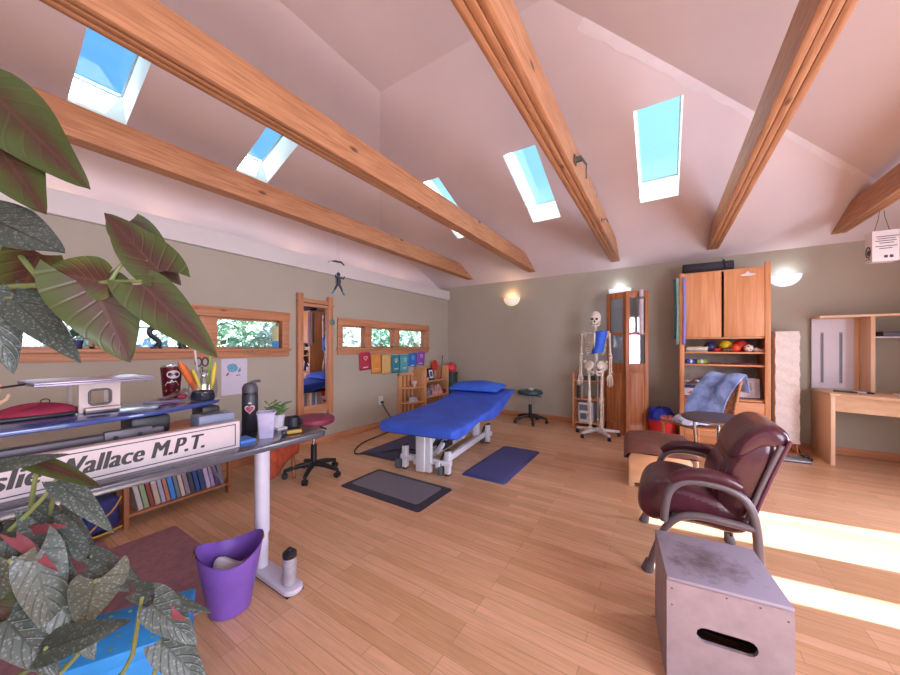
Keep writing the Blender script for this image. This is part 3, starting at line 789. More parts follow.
strap_pile(.55, '#7b4634', 'flat brown strap folded in the middle of the lower cabinet shelf', .06)
strap_pile(.83, '#7c2f35', 'long dark red strap folded at the right of the lower cabinet shelf', .13)
bx = thing('tissue_box', 'white box with clear lid and blue trim in the pine cabinet', 'box', (.31, 5.28, .621), R(4))
M().bb((-.085, -.07, 0), (.085, .07, .125), bev=.004).build('box_body', mat('white_card', '#d9d8dd', .6), bx)
M().bb((-.088, -.073, .108), (.088, .073, .128)).build('blue_trim', mat('trim_blue', '#2b3a9c', .5), bx); M().bb((-.088, -.073, 0), (.088, .073, .012)).build('blue_trim', mat('trim_blue', '#2b3a9c', .5), bx)
M().bb((-.083, -.068, .129), (.083, .068, .215), bev=.004).build('clear_lid', glass_mat('clear_plastic', (.85, .82, .86, 1), .12, .1), bx)
M().prism([(-.05, .04), (-.02, .075), (.01, .06), (.035, .08), (.02, .035)], 'y', -.0725, -.0705).build('orange_print', mat('print_orange', '#d5703a', .5), bx)
pf = thing('picture_frame', 'white matted picture in a dark frame leaning in the open cabinet bay', 'picture', (.83, 5.34, .621), 0)
pm = Matrix.Rotation(R(-9), 4, 'X')
def tilt(m): bmesh.ops.transform(m.bm, matrix=pm, verts=m.bm.verts); return m
f_ = M()
for a, b in (((-.16, 0), (-.148, .26)), ((.148, 0), (.16, .26)), ((-.16, 0), (.16, .012)), ((-.16, .248), (.16, .26))): f_.bb((a[0], -.01, a[1]), (b[0], .008, b[1]))
tilt(f_).build('frame', mat('frame_dark', '#3d3440', .4), pf); tilt(M().bb((-.149, -.004, .011), (.149, .004, .249))).build('mat_board', mat('mat_board', '#d8cdd2', .8), pf); tilt(M().bb((-.075, -.006, .07), (.075, -.003, .19))).build('print', mat('print_photo', '#b9a6ae', .6, var=.25, scale=30), pf)
cl = thing('folded_cloth', 'dark plum cloth folded at the back of the open cabinet bay', 'cloth', (.57, 5.47, .621)); M().bb((-.11, -.09, 0), (.11, .09, .14), bev=.03, seg=3).build('lower_fold', mat('plum_cloth', '#4a2838', .9, bump=.3, bscale=30), cl); M().bb((-.10, -.085, .139), (.09, .085, .24), bev=.03, seg=3).build('upper_fold', mat('plum_cloth', '#4a2838', .9), cl)

# rolled mat on top of the cabinet
rm = thing('rolled_mat', 'dark grey mat rolled up on top of the tall pine cabinet', 'mat', (.49, 5.36, 2.19), R(5))
m = M(); pts = []
for k in range(60):
    a = k * .32; r = .016 + .0032 * a
    pts.append((r * math.cos(a) * 1.15, r * math.sin(a)))
for i in range(59):
    (a, b), (c, d) = pts[i], pts[i + 1]
    q = [m.bm.verts.new((x, y, z + .078)) for x, y, z in ((-.27, a, b), (-.27, c, d), (.24, c, d), (.24, a, b))]
    m.bm.faces.new(q)
m.build('mat_roll', mat('dark_grey_mat', '#3f3d47', .8, var=.1, scale=50, bump=.3), rm, solid=.004, fix=False)
M().tube([(.15, .084 * math.cos(a), .078 + .080 * math.sin(a)) for a in [2 * PI * k / 20 for k in range(20)]], .006, closed=True, n=6).build('tie_strap', BLACKP, rm)
# exercise bands over the left edge of the cabinet
def band(x, y, c, nm, lab, l, wd):
    o = tag(M().grid(lambda u, v: (-wd / 2 + wd * v + .01 * math.sin(3 * u), -.0 + .004 * math.sin(7 * u), -l * u), 16, 3).build('exercise_band', mat('band_' + nm, c, .6, var=.04), None, solid=.004), lab, 'band', 'exercise bands hung on the pine cabinet')
    o.location = (x, y, 2.14)
band(.135, 5.26, '#4f7d7e', 'teal', 'dark teal exercise band hung at the left edge of the pine cabinet', .78, .05)
band(.165, 5.205, '#9fcfc4', 'mint', 'pale mint exercise band hung on the pine cabinet, between the teal and lilac ones', .86, .05)
band(.222, 5.160, '#8d86d6', 'lilac', 'lilac exercise band hung in front of the left cabinet post', .86, .03)
hk = tag(M().bb((-.05, -.02, 0), (.04, .02, .018), bev=.003).tube([(-.045, -.0, .012), (-.03, -.06, .01), (.03, -.08, .012)], .006).build('band_hook', PINE, W), None)
hk.location = (fx0 - .01, -.165, 2.138)

# red laundry basket with blue clothes
B_ = thing('laundry_basket', 'round red plastic basket on the floor left of the tall pine cabinet', 'basket', (-.005, 5.36, 0), R(90))
RED = mat('red_plastic', '#d2302f', .45, var=.05)
M().lathe([(0, .004), (.135, .004), (.14, .0), (.17, .25), (.182, .25), (.182, .268), (.165, .268), (.134, .012), (0, .012)], n=32).build('tub', RED, B_)
for q in (-1, 1): M().tube([(q * .175, -.05, .255), (q * .20, -.03, .27), (q * .20, .03, .27), (q * .175, .05, .255)], .008, smooth=1).build('handle', RED, B_)
def heap(name, label, c, loc, r, hgt, seed, cat='clothes'):
    rs = random.Random(seed); ph = [rs.uniform(0, 6) for _ in range(6)]
    def f(u, v):
        a = 2 * PI * u; b = v * PI / 2
        rr = 1 + .17 * math.sin(3 * a + ph[0] + 3 * v) + .09 * math.sin(5 * a + ph[1] - 4 * v) + .06 * math.sin(11 * a + 9 * v + ph[2]) + .04 * math.sin(17 * a - 13 * v)
        return (r[0] * rr * math.cos(a) * math.cos(b), r[1] * rr * math.sin(a) * math.cos(b), hgt * math.sin(b) * (1 + .16 * math.sin(4 * a + ph[3]) * math.cos(b) + .10 * math.sin(9 * a + ph[4]) * math.cos(b) - .22 * math.sin(b) ** 6))
    m = M().grid(f, 60, 18, closeu=True); m.poly([f(i / 60, 0) for i in range(60)])
    bmesh.ops.remove_doubles(m.bm, verts=m.bm.verts, dist=.0004)
    o = m.build(name, c, None); o.location = loc
    return tag(o, label, cat)
heap('crumpled_clothes', 'crumpled royal blue sheets heaped in the red basket', mat('royal_cloth', '#28329a', .85, var=.12, bump=.4, bscale=14), (-.035, 5.36, .262), (.15, .12), .20, 4)
heap('crumpled_cloth', 'red and white cloth on the rim of the red basket, under the blue sheets', mat('red_white_cloth', '#c06a6e', .85, var=.3, scale=8, bump=.4), (.05, 5.30, .262), (.09, .07), .10, 9)

# rice paper lamp
RL = thing('paper_floor_lamp', 'tall narrow floor lamp of wrinkled white paper beside the pine cabinet', 'lamp', (1.235, 5.53, 0))
def ricep(u, v):
    t = 4 * u; k = int(t) % 4; f = t - int(t); hw = .104; hd = .09
    c = [(-1, -1), (1, -1), (1, 1), (-1, 1)]; a, b = c[k], c[(k + 1) % 4]
    x = (a[0] + (b[0] - a[0]) * f) * hw; y = (a[1] + (b[1] - a[1]) * f) * hd
    wv = .003 * math.sin(40 * v + 7 * u) + .002 * math.sin(93 * v + 30 * u)
    return (x + wv, y + .003 * math.sin(60 * v + 20 * u), .115 + 1.32 * v)
M().grid(ricep, 48, 120, closeu=True).build('paper_shade', mat('rice_paper', '#efe6e0', .9, var=.03, scale=30, bump=.35, bscale=60), RL)
fm = M()
for x in (-.085, .085):
    for y in (-.072, .072): fm.bb((x - .008, y - .008, 0), (x + .008, y + .008, 1.43))
fm.bb((-.095, -.078, .13), (.095, .078, .145)); fm.build('wooden_frame', PINE, RL)
SC = thing('floor_scale', 'flat grey plate with a dark cable on the floor before the paper lamp', 'scale', (1.17, 5.12, 0), R(8))
M().bb((-.15, -.10, .006), (.15, .10, .028), bev=.008).build('plate', mat('plate_grey', '#8f929c', .35, .4), SC)
M().bb((-.145, -.095, 0), (.145, .095, .007)).build('foot_pad', BLACKP, SC)
M().tube([(.14, .05, .015), (.20, .02, .008), (.24, .10, .008), (.18, .20, .008), (.22, .30, .02), (.23, .40, .06)], .006, smooth=2).build('cable', BLACKP, SC)
M().bb((.185, .14, .001), (.235, .20, .03), bev=.006).build('plug', BLACKP, SC)

# corner desk with hutch
H = thing('corner_desk', 'light maple corner desk with an open hutch along the right of the back wall', 'desk', (1.95, 5.67, 0))
yb = 0; xl = -.46; xr = .63
M().bb((xl, -.55, 0), (xl + .035, 0, .735), bev=.003).build('side_panel', MAPLE, H)
M().bb((xr - .035, -.95, 0), (xr, 0, .735), bev=.003).build('side_panel', MAPLE, H)
top = [(xl - .01, 0), (xl - .01, -.57), (xl + .06, -.58), (-.02, -.86), (.25, -.98), (xr, -.98), (xr, 0)]
M().prism(top, 'z', .735, .765, bev=.004).build('desk_top', MAPLEX, H)
M().beam((xl + .03, -.535, .655), (xr - .04, -.90, .655), .02, .16, .0).build('apron', MAPLEX, H)
hu = M(); hu.bb((xl, -.02, .766), (xl + .335, -.004, 1.575)); hu.build('white_panel', mat('white_panel', '#d5cdd6', .5, var=.01), H)
for x in (xl + .085, xl + .235):
    b_ = M(); b_.bb((x - .012, -.026, .83), (x + .012, -.02, 1.42)); s_ = b_.build('slotted_rail', mat('rail_grey', '#8d8a95', .5), H)
    d_ = M()
    for k in range(18): d_.bb((x - .005, -.0275, .85 + k * .031), (x + .005, -.0255, .868 + k * .031))
    d_.build('slot', mat('slot_dark', '#4c4a55', .6), s_)
M().bb((xl + .335, -.03, .766), (xl + .39, -.004, 1.575)).build('back_strip', MAPLE, H)
M().bb((-.09, -.28, .766), (-.055, -.004, 1.575), bev=.003).build('upright', MAPLE, H)
M().bb((xr - .035, -.28, .766), (xr, -.004, 1.575), bev=.003).build('upright', MAPLE, H)
M().bb((xl - .01, -.30, 1.575), (xr, -.002, 1.60), bev=.003).build('hutch_top', MAPLEX, H)
M().bb((-.055, -.26, 1.345), (xr - .035, -.004, 1.362), bev=.002).build('hutch_shelf', mat('shelf_white', '#cfc9d2', .4), H)
pl = booklet(2.10, 5.50, 1.3625, .30, .20, .05, mat('cover_#3a3844', '#3a3844', .4), 'thin dark folder lying on the shelf of the maple hutch', 'folder', 'folder')
def pen(x, y, rz, c, label, l):
    o = thing('marker_pen', label, 'pen', (x, y, .7655 + .010), rz); M().cyl((-l / 2, 0, 0), (l / 2 - .05, 0, 0), .010, n=12).build('barrel', mat('pen_' + c, c, .4), o); M().cyl((l / 2 - .05, 0, 0), (l / 2, 0, 0), .0105, .008, n=12).build('cap', mat('pen_cap', '#2d3440', .4), o)
pen(1.63, 5.24, R(-35), '#4b6a52', 'dark green marker pen lying on the maple corner desk', .17)
pen(1.73, 5.22, R(-30), '#c9c4d0', 'silver grey pen lying on the maple corner desk, right of the green one', .19)
sh_ = booklet(2.02, 5.17, .7655, .14, .10, .012, mat('white_card', '#d9d8dd', .6), 'small white notepad on the maple corner desk', 'notepad', 'notepad')

# white box sign hung from the beam
HB = thing('hanging_box_sign', 'white printed box hung on two wires from the rightmost beam', 'sign', (1.725, 4.80, 2.045), R(4))
WC = mat('sign_white', '#e3d6d4', .7, var=.02)
M().bb((-.085, -.055, 0), (.085, .055, .285), bev=.004).build('box_body', WC, HB)
INK = mat('ink', '#4a444b', .8, var=.02)
l_ = M()
for k, (z, a, b) in enumerate(((.225, -.06, .08), (.205, -.05, .06), (.185, -.065, .065), (.165, -.04, .05), (.135, -.065, .07), (.115, -.04, .04))): l_.bb((a, -.0575, z), (b, -.0545, z + .006))
l_.build('print', INK, HB)
for a_ in (-.01, .024): M().bb((a_, -.0575, .03), (a_ + .022, -.0545, .055)).build('square_mark', INK, HB)
e_ = M(); e_.tube([(-.086, .032 * math.cos(a), .10 + .05 * math.sin(a)) for a in [2 * PI * k / 24 for k in range(24)]], .005, closed=True, n=6).sphere((-.0855, 0, .095), (.002, .02, .026)); e_.bb((-.087, -.035, .03), (-.0845, .035, .036)); e_.build('emblem', INK, HB)
w2 = M()
for x in (-.05, .05): w2.tube([(x, 0, .285), (x * .4, 0, .42), (x * .3, 0, .483)], .0025, n=6)
w2.build('wire', GREYMETAL, HB)

# ottoman
O = thing('ottoman', 'low light wood ottoman with a brown suede cushion', 'ottoman', (-.045, 3.62, 0), R(5))
ob = M()
for q in (-1, 1.7):
    pr_ = [(-.235, 0), (-.235, .27), (-.215, .305), (-.18, .325), (.18, .325), (.215, .305), (.235, .27), (.235, 0), (.19, 0), (.19, .04), (-.19, .04), (-.19, 0)]
    ob.prism(pr_, 'y', q * .21 - .012, q * .21 + .012, bev=.003)
ob.bb((-.22, -.20, .05), (-.20, .36, .30)).bb((.20, -.20, .05), (.22, .36, .30)).bb((-.2, -.2, .27), (.2, .36, .29)).bb((-.2, -.205, .05), (.2, -.19, .28))
ob.build('wooden_base', MAPLEX, O)
def cush(u, v):
    x = (u - .5) * 2; y = (v - .5) * 2
    k = (1 - abs(x) ** 5) ** .5 * (1 - abs(y) ** 5) ** .5 if abs(x) < 1 and abs(y) < 1 else 0
    z = .332 + .075 * k + .006 * math.sin(6 * x + 3 * y)
    if abs(x) > .86: z -= (abs(x) - .86) / .14 * .05 if x < 0 else 0
    return (x * .275, y * .36 + .04, z)
m = M().grid(cush, 30, 24); m.grid(lambda u, v: ((u - .5) * .55, (v - .5) * .72 + .04,   .3275 if u > .08 else .28), 30, 24); bmesh.ops.remove_doubles(m.bm, verts=m.bm.verts, dist=.006)
m.build('cushion', mat('brown_suede', '#7f5347', .9, var=.08, scale=9, bump=.2, bscale=60), O)

# round side table
ST = thing('side_table', 'small round dark topped side table with bent chrome legs', 'table', (.38, 3.55, 0))
M().lathe([(0, .635), (.235, .635), (.24, .64), (.24, .66), (.234, .666), (0, .667)], n=40).build('table_top', mat('dark_top', '#463f45', .3, var=.1, scale=30), ST)
M().tube([(.238 * math.cos(a), .238 * math.sin(a), .65) for a in [2 * PI * k / 40 for k in range(40)]], .011, closed=True, n=8).build('edge_band', mat('steel_band', '#77757d', .3, .9), ST)
for k in range(3):
    a = R(200 + 120 * k); d = Vector((math.cos(a), math.sin(a), 0))
    M().tube([d * .17 + Vector((0, 0, .635)), d * .15 + Vector((0, 0, .40)), d * .14 + Vector((0, 0, .15)), d * .21 + Vector((0, 0, .012))], .012, smooth=2).build('leg', CHROME, ST)

# wicker chair behind with a blue towel over its back
WCK = wood('wicker', '#c5824f', '#8f552d', 'x', .5, scale=14, knots=False)
V = thing('wicker_chair', 'tan woven wicker chair with slim frame standing before the pine cabinet', 'chair', (.31, 4.42, 0), R(42))
def wick(u, v):
    z = .42 + .50 * u; x = .16 + .05 * u + .10 * u * u
    return (x - .05 * math.cos((v - .5) * PI) * .6 + .05, (v - .5) * .44 * (1 - .15 * u), z + .006 * math.sin(80 * u))
M().grid(wick, 60, 14).build('woven_back', WCK, V, solid=.014)
M().grid(lambda u, v: (-.24 + .44 * u, (v - .5) * .46, .43 - .02 * math.sin(PI * u) + .004 * math.sin(70 * u)), 50, 12).build('woven_seat', WCK, V, solid=.02)
for q in (-1, 1):
    M().tube([(.20, q * .20, 0), (.18, q * .21, .42), (.27, q * .20, .75), (.33, q * .185, .93)], .016, smooth=1).build('back_post', WCK, V)
    M().tube([(-.22, q * .21, 0), (-.22, q * .22, .44)], .016).build('front_leg', WCK, V)
    M().tube([(-.21, q * .21, .20), (.19, q * .205, .20)], .010).build('stretcher', WCK, V)
M().tube([(.33, -.185, .93), (.345, 0, .945), (.33, .185, .93)], .017, smooth=1).build('top_rail', WCK, V)
def towelf(u, v):
    w_ = -.235 + .40 * v
    if u < .62:
        t = (.62 - u) / .62
        x = .285 - .06 * min(1, t * 4) - .20 * t - .03 * math.sin(5 * v + 4 * t) * t; z = .957 - .52 * t * (1 - .12 * v) - .012 * max(0, .1 - t) * 10
    else:
        t = (u - .62) / .38
        x = .29 + .12 * t; z = .96 - .16 * t * t - .04 * t
    return (x + .012 * math.sin(11 * v + 3 * u), w_ + .02 * math.sin(8 * u), z + .008 * math.sin(9 * v))
TW = tag(M().grid(towelf, 34, 22).build('towel', mat('blue_towel', '#8ea6f2', .9, var=.26, scale=9, bump=.5, bscale=25), None, solid=.010, sub=1), 'blue and white towel draped over the back of the wicker chair', 'towel')
TW.location = (.31, 4.42, .012); TW.rotation_euler = (0, 0, R(42))
heap('crumpled_cloth', 'white and pale blue cloth lying on the seat of the wicker chair', mat('white_blue_cloth', '#ccd2e8', .9, var=.12, scale=9, bump=.5, bscale=18), (.25, 4.37, .448), (.17, .17), .09, 21, 'cloth')

# burgundy leather armchair
LEA = mat('burgundy_leather', '#50222f', .30, var=.10, scale=10, bump=.25, bscale=26, coat=.25)
TAU = mat('taupe_metal', '#7d7276', .42, .35, var=.03)
A = thing('armchair', 'burgundy leather armchair with curved grey metal arms and legs', 'armchair', (.18, 2.455, 0))
def loft(prof, hw, endk=.12, nv=15, bulge=.03, n=44, crown=None):
    # prof: closed outline in x,z; swept across the width, rounded at both ends
    P = [Vector((p[0], 0, p[1])) for p in prof]
    for _ in range(2):
        q = []
        for i in range(len(P)):
            a, b = P[i], P[(i + 1) % len(P)]; q += [a * .75 + b * .25, a * .25 + b * .75]
        P = q
    c = sum(P, Vector()) / len(P)
    m = M(); rings = []
    for j in range(nv):
        t = -1 + 2 * j / (nv - 1)
        s = (1 - abs(t) ** 6) ** .5 * .25 + .75 if abs(t) < 1 else .75
        s += bulge * (1 - t * t)
        rings.append([m.bm.verts.new((c.x + (p.x - c.x) * s, hw * math.copysign(abs(t) ** .8, t), c.z + (p.z - c.z) * s)) for p in P])
    for a, b in zip(rings, rings[1:]):
        for i in range(len(P)):
            k = (i + 1) % len(P); m.bm.faces.new((a[i], a[k], b[k], b[i]))
    m.bm.faces.new(rings[0]); m.bm.faces.new(rings[-1][::-1])
    return m
ox = .18
def pf_(l): return [(x - ox, z) for x, z in l]
seat = loft(pf_([(-.13, .37), (-.09, .455), (.0, .495), (.14, .485), (.32, .44), (.40, .36), (.36, .27), (.20, .285), (.05, .275), (-.07, .245), (-.125, .29)]), .245, bulge=.015)
sc_ = seat.build('seat', LEA, A, sub=1)
bk = loft(pf_([(.215, .44), (.25, .57), (.29, .68), (.35, .78), (.43, .82), (.485, .78), (.455, .66), (.405, .50), (.36, .35), (.28, .34)]), .25, bulge=.01)
bk_ = bk.build('backrest', LEA, A, sub=1)
hd = loft(pf_([(.275, .66), (.305, .75), (.365, .83), (.43, .868), (.495, .855), (.53, .805), (.505, .755), (.46, .765), (.40, .75), (.33, .68)]), .256, bulge=.01)
hd.build('head_cushion', LEA, bk_, sub=1)
pn = loft(pf_([(.205, .48), (.235, .58), (.272, .65), (.31, .64), (.30, .54), (.26, .46)]), .19, bulge=.04); pn.build('lumbar_pad', LEA, bk_, sub=1)
for q in (-1, 1): M().tube([(x - ox, q * .248, z) for x, z in ((.512, .80), (.475, .70), (.43, .56), (.385, .41), (.36, .34))], .009, smooth=1).build('piping', mat('piping', '#6b3a4c', .3), bk_)
for q, y in ((-1, 2.16 - 2.455), (1, 2.75 - 2.455)):
    fr = M()
    dx = -.04 if q > 0 else 0
    fr.tube([(x - ox + dx, y, z) for x, z in ((-.072, .0), (-.028, .154), (.014, .277), (.075, .345), (.165, .37), (.285, .365), (.385, .36))], .019, smooth=2)
    fr.tube([(x - ox + dx, y, z) for x, z in ((.005, .30), (.012, .40), (.03, .48), (.085, .535), (.17, .548), (.27, .54), (.345, .50), (.38, .41), (.392, .24), (.402, .0))], .020, smooth=2)
    f2 = fr.build('side_frame', TAU, A)
    M().tube([(x - ox + dx, y, z + .022) for x, z in ((.035, .505), (.085, .548), (.17, .566), (.265, .560), (.325, .53))], [.022, .031, .034, .032, .022], smooth=2, n=14).build('arm_pad', LEA, f2)
    for x in (-.075, .402): M().cyl((x - ox + dx, y, 0), (x - ox + dx + (.014 if x < 0 else -.012), y, .06), .032, .022).build('foot_cap', mat('foot_cap', '#6a6066', .6), f2)
    M().tube([(x - ox - .032, y * .85, z) for x, z in ((.388, .38), (.42, .50), (.465, .64), (.512, .775))], .012, smooth=1).build('back_frame', TAU, A)
cb = M()
for x in (.05, .33): cb.tube([(x - ox, -.295, .345 if x < .1 else .355), (x - ox, 0, .262), (x - ox, .295, .345)], .010, smooth=1)
cb.tube([(.30 - ox, -.20, .262), (.30 - ox, .2, .262)], .006)
cb.build('cross_bar', BLACKM, A)

# scuffed wooden step box
X_ = thing('step_box', 'scuffed grey white wooden step box with a hand slot, in front of the armchair', 'box', (.165, 1.665, 0), R(7))
SCUF = bpy.data.materials.new('scuffed_paint'); SCUF.use_nodes = True
nt = SCUF.node_tree; b = nt.nodes['Principled BSDF']; b.inputs['Roughness'].default_value = .55
tc = nt.nodes.new('ShaderNodeTexCoord'); n1 = nt.nodes.new('ShaderNodeTexNoise'); n1.inputs['Scale'].default_value = 14; n1.inputs['Detail'].default_value = 8; n1.inputs['Roughness'].default_value = .7
nt.links.new(tc.outputs['Object'], n1.inputs['Vector'])
gr = nt.nodes.new('ShaderNodeVectorMath'); gr.operation = 'DISTANCE'; gr.inputs[1].default_value = (-.03, -.01, .4)
nt.links.new(tc.outputs['Object'], gr.inputs[0])
mr = nt.nodes.new('ShaderNodeMapRange'); mr.inputs[1].default_value = .16; mr.inputs[2].default_value = .02; mr.inputs[3].default_value = 0; mr.inputs[4].default_value = .30
nt.links.new(gr.outputs['Value'], mr.inputs[0])
ad = nt.nodes.new('ShaderNodeMath'); ad.operation = 'ADD'; nt.links.new(n1.outputs['Fac'], ad.inputs[0]); nt.links.new(mr.outputs[0], ad.inputs[1])
r = nt.nodes.new('ShaderNodeValToRGB'); r.color_ramp.elements[0].position = .55; r.color_ramp.elements[0].color = hx('#9a93a6'); r.color_ramp.elements[1].position = .86; r.color_ramp.elements[1].color = hx('#655a60')
nt.links.new(ad.outputs[0], r.inputs[0]); nt.links.new(r.outputs[0], b.inputs['Base Color'])
hb = .176; zt = .40
M().bb((-hb, -hb, zt - .014), (hb, hb, zt), bev=.003).build('top_board', SCUF, X_)
slot = [(.02 + .075 * (1 if k in (0, 1, 2, 3, 4, 5) else -1) + .025 * math.cos(R(-90 + 36 * k)), .215 + .025 * math.sin(R(-90 + 36 * k))) for k in range(0, 6)]
s1 = [(.06 + .026 * math.cos(R(a)), .222 + .026 * math.sin(R(a))) for a in range(-90, 91, 30)] + [(-.06 + .026 * math.cos(R(a)), .222 + .026 * math.sin(R(a))) for a in range(90, 271, 30)]
f = M().poly([(-hb, -hb, .0), (hb, -hb, 0), (hb, -hb, zt - .014), (-hb, -hb, zt - .014)], [[(x, -hb, z) for x, z in s1]])
f.poly([(-hb, -hb + .014, .0), (hb, -hb + .014, 0), (hb, -hb + .014, zt - .014), (-hb, -hb + .014, zt - .014)], [[(x, -hb + .014, z) for x, z in s1]])
n_ = len(s1)
for i in range(n_): f.poly([(s1[i][0], -hb, s1[i][1]), (s1[(i + 1) % n_][0], -hb, s1[(i + 1) % n_][1]), (s1[(i + 1) % n_][0], -hb + .014, s1[(i + 1) % n_][1]), (s1[i][0], -hb + .014, s1[i][1])])
BOXP = mat('box_paint', '#9d8e95', .6, var=.05, scale=20)
f.build('front_panel', BOXP, X_, smooth=False)
M().bb((-hb, hb - .014, 0), (hb, hb, zt - .014), bev=.002).build('back_panel', BOXP, X_)
for q in (-1, 1): M().bb((q * (hb - .007) - .007, -hb + .0145, 0), (q * (hb - .007) + .007, hb - .0145, zt - .0145)).build('side_panel', BOXP, X_)
nl_ = M()
for x, z in ((-.16, .36), (-.16, .30), (.16, .35), (.0, .375), (.09, .372)): nl_.cyl((x, -hb - .0006, z), (x, -hb + .003, z), .0035, n=8)
nl_.build('nail_head', mat('nail_dark', '#574a4c', .6), X_)
# ------------------------------------------------------------------ the long desk on the left
ZD = .785
DESKG = mat('desk_grey', '#4c4a56', .22, var=.05, scale=40, coat=.3)
EDGE = mat('desk_edge', '#6a6672', .5)
LD = thing('standing_desk', 'long dark grey desk on white lifting legs, carrying the white lettered sign', 'desk', (-1.88, 0, 0))
def rrect(x0, x1, y0, y1, r, n=6):
    pts = []
    for cx, cy, a0 in ((x1 - r, y1 - r, 0), (x0 + r, y1 - r, 90), (x0 + r, y0 + r, 180), (x1 - r, y0 + r, 270)):
        for k in range(n + 1):
            a = R(a0 + 90 * k / n); pts.append((cx + r * math.cos(a), cy + r * math.sin(a)))
    return pts
M().prism(rrect(-.36, .31, -1.2, 1.20, .07), 'z', ZD - .028, ZD, bev=.003).build('desk_top', DESKG, LD)
for y in (.985, -.95):
    lg = M(); lg.prism(rrect(-.036, .036, y - .036, y + .036, .03), 'z', .22, ZD - .03); lg.prism(rrect(-.030, .030, y - .030, y + .030, .026), 'z', .03, .24)
    l_ = lg.build('lifting_leg', mat('white_powder', '#cfcbdc', .4, var=.02), LD)
    ft = M(); ft.prism(rrect(-.33, .335, y - .05, y + .05, .045), 'z', .008, .034, bev=.006); ft.build('foot', mat('white_powder', '#cfcbdc', .4), l_)
    M().bb((-.31, y - .045, 0), (.315, y + .045, .009)).build('foot_glide', BLACKP, l_)
fr = M(); fr.bb((-.03, -.95, ZD - .075), (.03, .985, ZD - .0285)); fr.build('top_rail', mat('white_powder', '#cfcbdc', .4), LD)

# sign: a long white box with lettering
SG = thing('lettered_sign', 'long white box sign with bold black lettering standing on the front edge of the desk', 'sign', (-1.655, 0, ZD))
SIGNW = mat('sign_face', '#c6b9bc', .5, var=.02)
M().bb((-.045, -.60, 0), (0, .766, .122), bev=.003).build('sign_box', SIGNW, SG)
bd = M()
for a, b in (((-.58, .107), (.748, .1105)), ((-.58, .0115), (.748, .015)), ((-.58, .0115), (-.5765, .1105)), ((.7445, .0115), (.748, .1105))): bd.bb((-.0005, a[0], a[1]), (.0008, b[0], b[1]))
bd.build('border_line', mat('sign_ink', '#201d22', .5), SG)
XF = Matrix(((0, 0, 1, .001), (1, 0, 0, 0), (0, 1, 0, 0), (0, 0, 0, 1)))
text('Leslie Wallace M.P.T.', .086, mat('sign_ink', '#201d22', .5), 'lettering', SG, Matrix.Translation((0, .017, .036)) @ XF, bold=0, shear=.28, depth=.0006, width=.600, heavy=.0060)

# sit-stand platform on the desk
PT = thing('desk_riser', 'dark sit stand riser platform on the desk behind the lettered sign', 'riser', (-1.95, 0, ZD))
zp = .19
edge = [(.15, -.75), (.15, .40)]
front = [(.145, -.70), (.155, -.2), (.155, .25), (.135, .45), (.09, .62), (.02, .76), (-.04, .825), (-.08, .83), (-.30, .80), (-.33, .74), (-.33, .60), (-.27, .50), (-.27, -.45), (-.33, -.6), (-.33, -.70)]
def chaikin(p, it=2):
    for _ in range(it):
        q = []
        for i in range(len(p)):
            a, b = p[i], p[(i + 1) % len(p)]; q += [(a[0] * .75 + b[0] * .25, a[1] * .75 + b[1] * .25), (a[0] * .25 + b[0] * .75, a[1] * .25 + b[1] * .75)]
        p = q
    return p
M().prism(chaikin(front), 'z', zp - .018, zp, bev=.004).build('platform', mat('riser_sky_tint', '#3d4f8c', .16, var=.05, scale=30, coat=.6), PT)  # blue of the reflected sky put into the dark platform's base colour
M().prism(rrect(-.28, .10, -.62, .62, .05), 'z', .0, .016).build('base_plate', BLACKM, PT)
M().bb((.155, -.50, .105), (.19, .52, .135), bev=.006).build('front_rail', mat('rail_taupe', '#5b555c', .45, .3), PT)
for y in (-.42, .10, .50):
    if y == .10:
        continue
    M().bb((-.02, y - .07, .095), (.13, y + .06, zp - .019), bev=.012).build('hinge_housing', BLACKP, PT)
    M().beam((.10, y, .015), (.14, y - .02, .11), .03, .02).beam((-.2, y, .015), (-.02, y - .02, .13), .03, .02).build('scissor_arm', BLACKM, PT)
for y in (-.40, .40): 
    b_ = M().bb((.17, y - .06, .095), (.20, y + .08, .145), bev=.004).build('rail_bracket', mat('rail_taupe', '#5b555c', .45, .3), PT)
    n_ = M()
    for q in (-.03, .04): n_.cyl((.198, y + q, .12), (.204, y + q, .12), .008, n=10)
    n_.build('bolt_pair', BLACKM, b_)
M().bb((-.12, -.45, .075), (.12, .45, .088), bev=.004).build('lower_tray', mat('riser_sky_tint', '#3d4f8c', .25), PT)  # tray shares the blue with the sky reflection painted in
gp = M().bb((-.06, .70, .115), (.07, .78, zp - .0185), bev=.012).build('side_grip', BLACKP, PT)

# things on the platform
ZP = ZD + zp + .001
def pt(px, py, z):
    a = at(px, py, 1.0); r = a - Vector((0, 0, 1.25)); t = (z - 1.25) / r.z
    return Vector((r.x * t, r.y * t, z))
LS = thing('laptop_stand', 'pale board stand with a rounded square hole holding up the laptop', 'stand', (-2.03, .38, ZP), 0)
hole = [(y, z + .062) for y, z in rrect(-.028, .028, -.028, .028, .012, 3)]
bo = M(); outer = [(-.062, 0), (.062, 0), (.062, .122), (-.062, .122)]
for x in (0, .012): bo.poly([(x, y, z) for y, z in outer], [[(x, y, z) for y, z in hole]])
for L_ in (outer, hole):
    for i in range(len(L_)):
        a, b = L_[i], L_[(i + 1) % len(L_)]; bo.poly([(0, a[0], a[1]), (0, b[0], b[1]), (.012, b[0], b[1]), (.012, a[0], a[1])])
bo.build('front_board', mat('pale_board', '#cdb8b0', .5), LS, smooth=False)
rg = M(); hh = [(y, z + .062) for y, z in rrect(-.032, .032, -.032, .032, .014, 4)]
